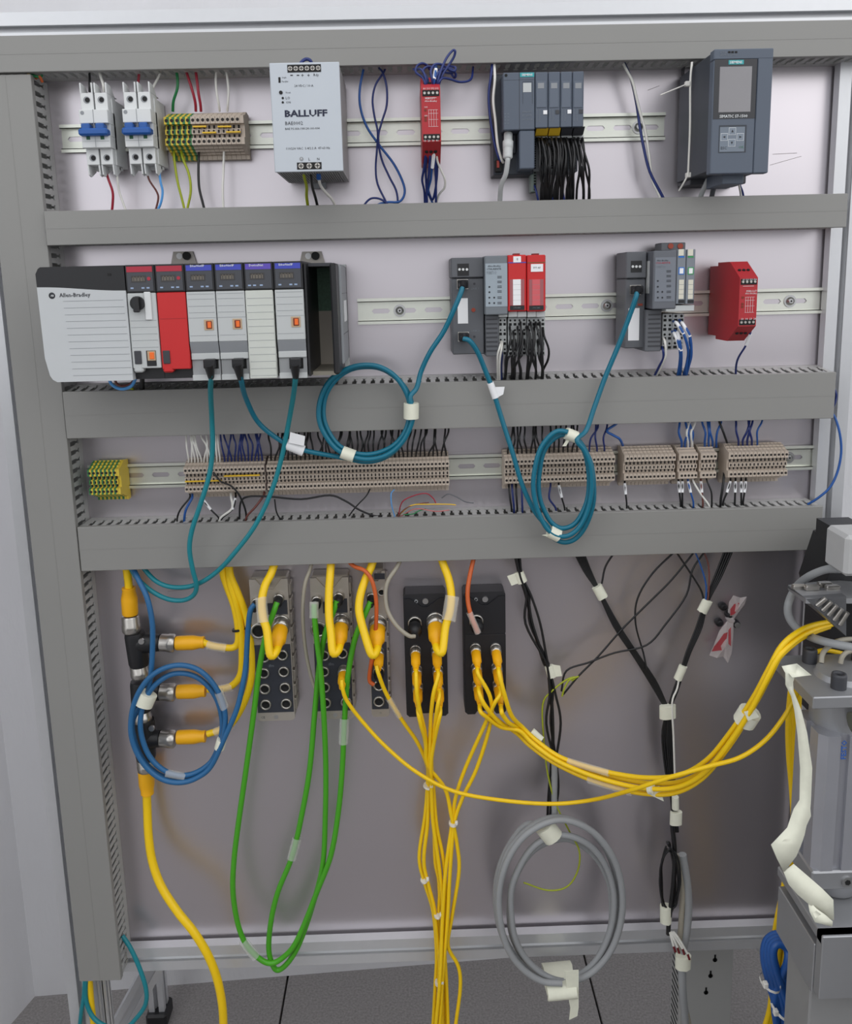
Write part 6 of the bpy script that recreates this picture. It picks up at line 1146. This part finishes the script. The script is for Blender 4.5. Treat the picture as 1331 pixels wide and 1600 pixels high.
# ------------------------------------------------------------------ machine standing in front of the panel on the right
DMc = .30
mc = empty('pneumatic_machine', U(1300, 1500, DMc), 'grey machined press with pneumatic cylinder standing at the right edge', 'machine')
def V(x, y, d): return U(x, y, d)
def quadprism(bb, pts, th, m=0):
    """flat plate: pixel outline points with own depths, thickness downwards"""
    top = [P(p) for p in pts]; bot = [p - Vector((0, 0, th)) for p in top]; n = len(top); bb.add(top + bot, [tuple(range(n)), tuple(range(2 * n - 1, n - 1, -1))] + [(i, (i + 1) % n, (i + 1) % n + n, i + n) for i in range(n)], m); return bb
# world frame of the cylinder: vertical axis
ca = U(1318, 1160, .30); zfl = U(1268, 1090, .34).z
fx0, fx1 = ca.x - .058, ca.x + .058; yA, yB = ca.y + .066, ca.y - .04
def wbox(bb, x0, x1, y0, y1, z0, z1, m=0, b=0): return bb.box(x0, x1, z0, z1, -y1, -y0, m, b)
bb = B(); wbox(bb, fx0, fx1, yB, yA, zfl - .014, zfl, 0, .0012); part('top_flange', bb, m_mach, mc)
zc0 = U(1300, 1335, .30).z; zc1 = zfl - .014
bb = B().lathe(Vector((ca.x, ca.y + .01, zc1)), Vector((ca.x, ca.y + .01, zc1 - .048)), [(0, .034), (1, .034)], 24); bb.lathe(Vector((ca.x, ca.y + .01, zfl)), Vector((ca.x, ca.y + .01, zfl + .006)), [(0, .032), (1, .029)], 24); part('cylinder_head', bb, m_mach, mc)
bb = B(); x = ca.x; y = ca.y + .012; s = .040
prof_ = [(x - s, -y - s * .55), (x - s, -y + s * .1), (x - s * .86, -y + s * .1), (x - s * .86, -y + s * .35), (x - s, -y + s * .35), (x - s, -y + s * .8), (x - s * .8, -y + s), (x - s * .45, -y + s), (x - s * .45, -y + s * .88), (x - s * .2, -y + s * .88), (x - s * .2, -y + s), (x + s * .8, -y + s), (x + s, -y + s * .8), (x + s, -y - s * .55)]
bb.prism(prof_, zc0 + .0, zc1 - .04, 'z'); part('cylinder_barrel', bb, M('clear_anodised', (176, 177, 184), .36, .55), mc)
zl0 = U(1300, 1392, .33).z; bb = B(); wbox(bb, x - s * 1.04, x + s * 1.04, y - s * 1.03, y + s * .6, zl0, zc0, 0, .002); part('lower_cap', bb, m_mach, mc)
bb = B().lathe(Vector((x + .004, y - .006, zl0)), Vector((x + .004, y - .006, zl0 - .022)), [(0, .026), (.8, .026), (1, .022)], 22); part('bearing_collar', bb, m_mach, mc)
bb = B(); c = U(1319, 1357, .344); bb.ycyl(x - .001, zl0 + (zc0 - zl0) * .45, -(y - s * 1.03), -(y - s * 1.03) + .002, .0065, 16); bb.ycyl(x - .001, zl0 + (zc0 - zl0) * .45, -(y - s * 1.03) + .002, -(y - s * 1.03) + .0024, .0035, 6, 1); part('cap_screw', bb, [m_steel, m_dark], mc)
for dx, dy in ((-.0225, .036), (-.021, -.030), (.036, .036), (.044, -.030)):
    q = Vector((ca.x + dx, ca.y + .01 + dy, zfl)); bb = B().lathe(q, q + Vector((0, 0, .017)), [(0, .0082), (.85, .0082), (1, .0076), (1, .005), (.75, .005)], 20, 0); part('flange_bolt', bb, m_dgrey, mc)
txt(mc, 'FESTO', 1317, 1186, -(y - s) + .0003, 32, M('festo_blue', (40, 90, 170), .5), rot=math.pi / 2, bold=.03)
bb = B().lathe(U(1331, 1130, .34), U(1345, 1128, .34), [(0, .012), (1, .012)], 16); part('hose_fitting', bb, M('olive_fitting', (96, 98, 88), .5), mc)
# lower bracket plates
zb1 = U(1270, 1425, .30).z
top = [U(1215, 1392, .22), U(1290, 1468, .36)]
bb = B(); zt_ = U(1290, 1462, .37).z
xq0 = U(1284, 1465, .37).x; wbox(bb, xq0, xq0 + .16, -.37, -.255, zt_ - .012, zt_, 0, .001); wbox(bb, xq0, xq0 + .16, -.372, -.358, U(1284, 1562, .372).z, zt_, 0, .001); part('angle_bracket', bb, m_mach, mc)
bb = B(); wbox(bb, xq0 - .001, xq0 + .008, -.357, -.262, zt_ - .085, zt_ - .022, 0, .001); part('side_plate', bb, m_mach, mc)
bb = B(); wbox(bb, xq0 + .004, xq0 + .14, -.345, -.285, .0, zt_ - .0855, 0, .002); part('column', bb, m_cast, mc)
bb = B(); wbox(bb, 1.20, 1.80, -.85, -.12, 0.0, .72, 0, .004); part('unseen_dark_block', bb, M('unseen_block_grey', (72, 72, 74), .5), mc)  # unseen dark block added to darken the lower right of the panel
# finned plate and grey sensor head above
sh = empty('distance_sensor', U(1310, 900, .25), 'light grey rounded sensor housing above the finned metal plate', 'sensor')
a = U(1323, 838, .30); b = U(1323, 902, .30); bb = B(); wbox(bb, a.x, a.x + .09, -.30, -.252, b.z, a.z, 0, .004); part('housing', bb, M('sensor_grey', (178, 178, 178), .5), sh)
bb = B(); wbox(bb, a.x + .03, a.x + .07, -.26, -.168, b.z + .008, b.z + .03); part('bracket', bb, m_black, sh)
bk = B(); a = U(1281, 840, .12); b_ = U(1270, 1010, .12); bk.prism([(a.x, a.z + .004), (a.x + .02, a.z + .01), (a.x + .12, a.z + .01), (a.x + .12, .0), (a.x + .065, .0), (a.x + .065, b_.z - .09), (a.x - .005, b_.z - .09), (a.x - .005, b_.z + .05), (a.x - .016, a.z - .055)], .10, .17, 'y'); thing('black_cover', bk, m_black, 'large matt black cover behind the grey sensor housing', 'cover')
fn = empty('finned_plate', U(1280, 960, .25), 'shiny finned aluminium plate with a pointed corner below the sensor housing', 'plate')
pz = U(1240, 916, .22); bb = B(); p = [(1231, 914, .20), (1300, 906, .16), (1350, 910, .2), (1350, 935, .30), (1259, 935, .30)]
quadprism(bb, p, .006); part('top_plate', bb, m_mach, fn); q_ = U(1346, 915, .2); bb = B(); wbox(bb, q_.x - .004, q_.x + .05, q_.y - .03, -.168, q_.z - .02, q_.z - .006); part('support_arm', bb, m_mach, fn)
bb = B(); v = [U(1259, 936, .30), U(1322, 932, .30), U(1322, 994, .30), U(1230, 918, .20)]; back = [q + Vector((0, .01, 0)) for q in v]
bb.add(v + back, [(0, 1, 2, 3), (4, 5, 6, 7)] + [(i, (i + 1) % 4, (i + 1) % 4 + 4, i + 4) for i in range(4)]); part('slanted_plate', bb, M('dark_aluminium', (110, 111, 114), .4, .6), fn)
bb = B()
for k in range(5):
    p0 = U(1276 + k * 9, 946 + k * 7.5, .301); p1 = U(1290 + k * 8.5, 935 + k * 5.5, .305); bb.cyl(p0, p1, .0026, 8)
part('fin', bb, m_nick, fn)
bb = B()
for k, (x, y) in enumerate(((1248, 921), (1268, 922), (1288, 917), (1300, 922))): q = U(x, y, .235 + .01 * (k % 2)); wbox(bb, q.x - .008, q.x + .008, q.y - .004, q.y + .004, q.z, q.z + .006, 0, .001)
part('milled_rib', bb, m_nick, fn)
cable('grey_hose', 'thick grey hose looping around the finned plate', 'hose', [(1312, 889, .26), (1290, 890, .24), (1265, 900, .22), (1246, 915, .19), (1233, 938, .18), (1231, 958, .19), (1240, 976, .21), (1262, 993, .24), (1290, 1003, .27), (1335, 1012, .28)], .0048, m_gry, None, 10)
cable('air_hose', 'beige air hose curving down to the cylinder flange', 'hose', [(1345, 998, .24), (1315, 1000, .25), (1295, 1010, .26), (1285, 1022, .265), (1283, 1036, .27)], .0030, m_olive, 'beige air hoses'); cable('air_hose', 'second beige air hose beside the flange bolt', 'hose', [(1345, 1015, .28), (1325, 1018, .28), (1316, 1026, .28), (1313, 1036, .28)], .0028, m_olive, 'beige air hoses')
wire('yellow cable behind the rear flange bolt', [(1270, 1020, .2), (1290, 1016, .2), (1320, 1022, .2), (1345, 1030, .2)], m_ycab, None, .003, 'sensor_cable')
# yellow cables dropping behind the cylinder
LY = 'yellow cable dropping behind the machine cylinder'
for k in range(3): cable('sensor_cable', LY, 'sensor cable', [(1244 + k * 5, 1030, .2), (1236 + k * 6, 1080, .2), (1232 + k * 7, 1130, .2), (1233 + k * 6, 1180, .2), (1238 + k * 4, 1240, .2), (1240 + k * 3, 1300, .2), (1232 + k * 4, 1350, .2), (1222 + k * 7, 1400, .19), (1212 + k * 9, 1450, .18), (1206 + k * 9, 1500, .17), (1204 + k * 5, 1570, .15), (1190 + k * 3, 1620, .14)], .0042, m_ycab, 'yellow cables dropping behind the cylinder', 8)
# torn paper tape
def strip_px(L, R): return [U(*p) for p in L], [U(*p) for p in R]
l, r = strip_px([(1221, 1041, .365), (1227, 1052, .366), (1227, 1070, .364), (1236, 1088, .362), (1241, 1110, .360), (1246, 1150, .358), (1250, 1200, .358), (1249, 1250, .360), (1240, 1264, .361), (1235, 1278, .362), (1230, 1293, .364), (1216, 1308, .366), (1204.5, 1320, .368), (1213, 1340, .370), (1224, 1362, .372)],
                [(1244, 1037, .35), (1243, 1052, .366), (1239, 1066, .366), (1240, 1080, .363), (1252, 1110, .360), (1261, 1145, .358), (1269, 1200, .358), (1267, 1250, .360), (1266, 1264, .361), (1267, 1275, .362), (1260, 1290, .364), (1257, 1305, .366), (1251, 1322, .368), (1244, 1338, .370), (1225, 1363, .372)])
pt = thing('paper_tape', B().ribbon(l, r), m_tape, 'torn strip of masking tape hanging from the cylinder flange', 'tape')
l, r = strip_px([(1224, 1362, .372), (1232, 1382, .374), (1246, 1398, .376), (1260, 1410, .378), (1280, 1424, .381), (1296, 1436, .384)], [(1240, 1350, .368), (1254, 1362, .37), (1268, 1374, .372), (1284, 1388, .376), (1302, 1406, .38), (1303, 1438, .385)]); part('folded_strip', B().ribbon(l, r), m_tape, pt)
l, r = strip_px([(1262, 1409, .376), (1265, 1425, .382), (1273, 1441, .388), (1300, 1448, .388)], [(1268, 1412, .378), (1276, 1420, .382), (1290, 1430, .386), (1301, 1440, .388)]); part('folded_end', B().ribbon(l, r), m_tape, pt)
l, r = strip_px([(1222, 1041, .352), (1238, 1059, .375)], [(1245, 1037, .345), (1268, 1055, .365)]); part('stuck_end', B().ribbon(l, r), m_tape, pt)
# blue hose bundle
LBH = 'bright blue hose in the tied loops at the foot of the machine'
for k in range(4): cable('blue_hose', LBH, 'hose', [(1226 + k * 3, 1640, .2 + .006 * k), (1214 + k * 6, 1580, .21 + .004 * k), (1203 + k * 6, 1540, .21 + .004 * k), (1194 + k * 5, 1500, .21 + .005 * k), (1197 + k * 4, 1472 + k * 3, .21 + .005 * k), (1212 + k * 2, 1460 + k * 5, .21 + .005 * k), (1230, 1466 + k * 6, .215 + .004 * k), (1236 - k * 2, 1490 + k * 5, .22 + .004 * k), (1228 - k * 3, 1530, .22), (1216 - k * 2, 1570, .215), (1212 + k * 3, 1640, .21)], .0052, m_wb2, 'bright blue hoses', 10)
for x, y, a, lab in ((1196, 1535, 80, 'white cable tie, upper one on the blue hoses'), (1212, 1578, 60, 'white cable tie, lower one on the blue hoses')):
    b0 = B().band((x + 7, y, .222), a, 3.5, 25, 34, cap=False); q = U(x, y + 4, .246); b0.box(q.x - .003, q.x + .003, q.z - .004, q.z + .004, .242, .249, 0, .001); thing('cable_tie', b0, m_wwht, lab, 'cable tie', 'white cable ties on the blue hoses', org=U(x, y, .22))
# grey slotted duct leg under the panel at the right
X0, X1 = U(1060, 1540, -.08).x, U(1140, 1540, -.08).x
ld = empty('floor_duct', ((X0 + X1) / 2, .1, 0), 'grey perforated duct standing on the floor under the right end of the panel', 'cable duct')
bb = B().box(X0, X1, 0, ZF - .04, -.12, -.07, 0, .001); part('body', bb, m_duct_lit, ld)
bb = B()
for x, y in ((1117, 1500), (1110, 1525), (1103, 1551)): q = U(x, y, -.0695); bb.ycyl(q.x, q.z, -.07, -.0694, .004, 10); bb.box(q.x - .0015, q.x + .0015, q.z - .004, q.z + .010, -.07, -.0694)
part('fixing_hole', bb, m_dark, ld)
bb = B()
for k in range(26): z = .02 + k * .0125; bb.box(X0 - .0004, X0 + .0004, z, z + .004, -.115, -.08)
part('side_slot', bb, m_dark, ld)
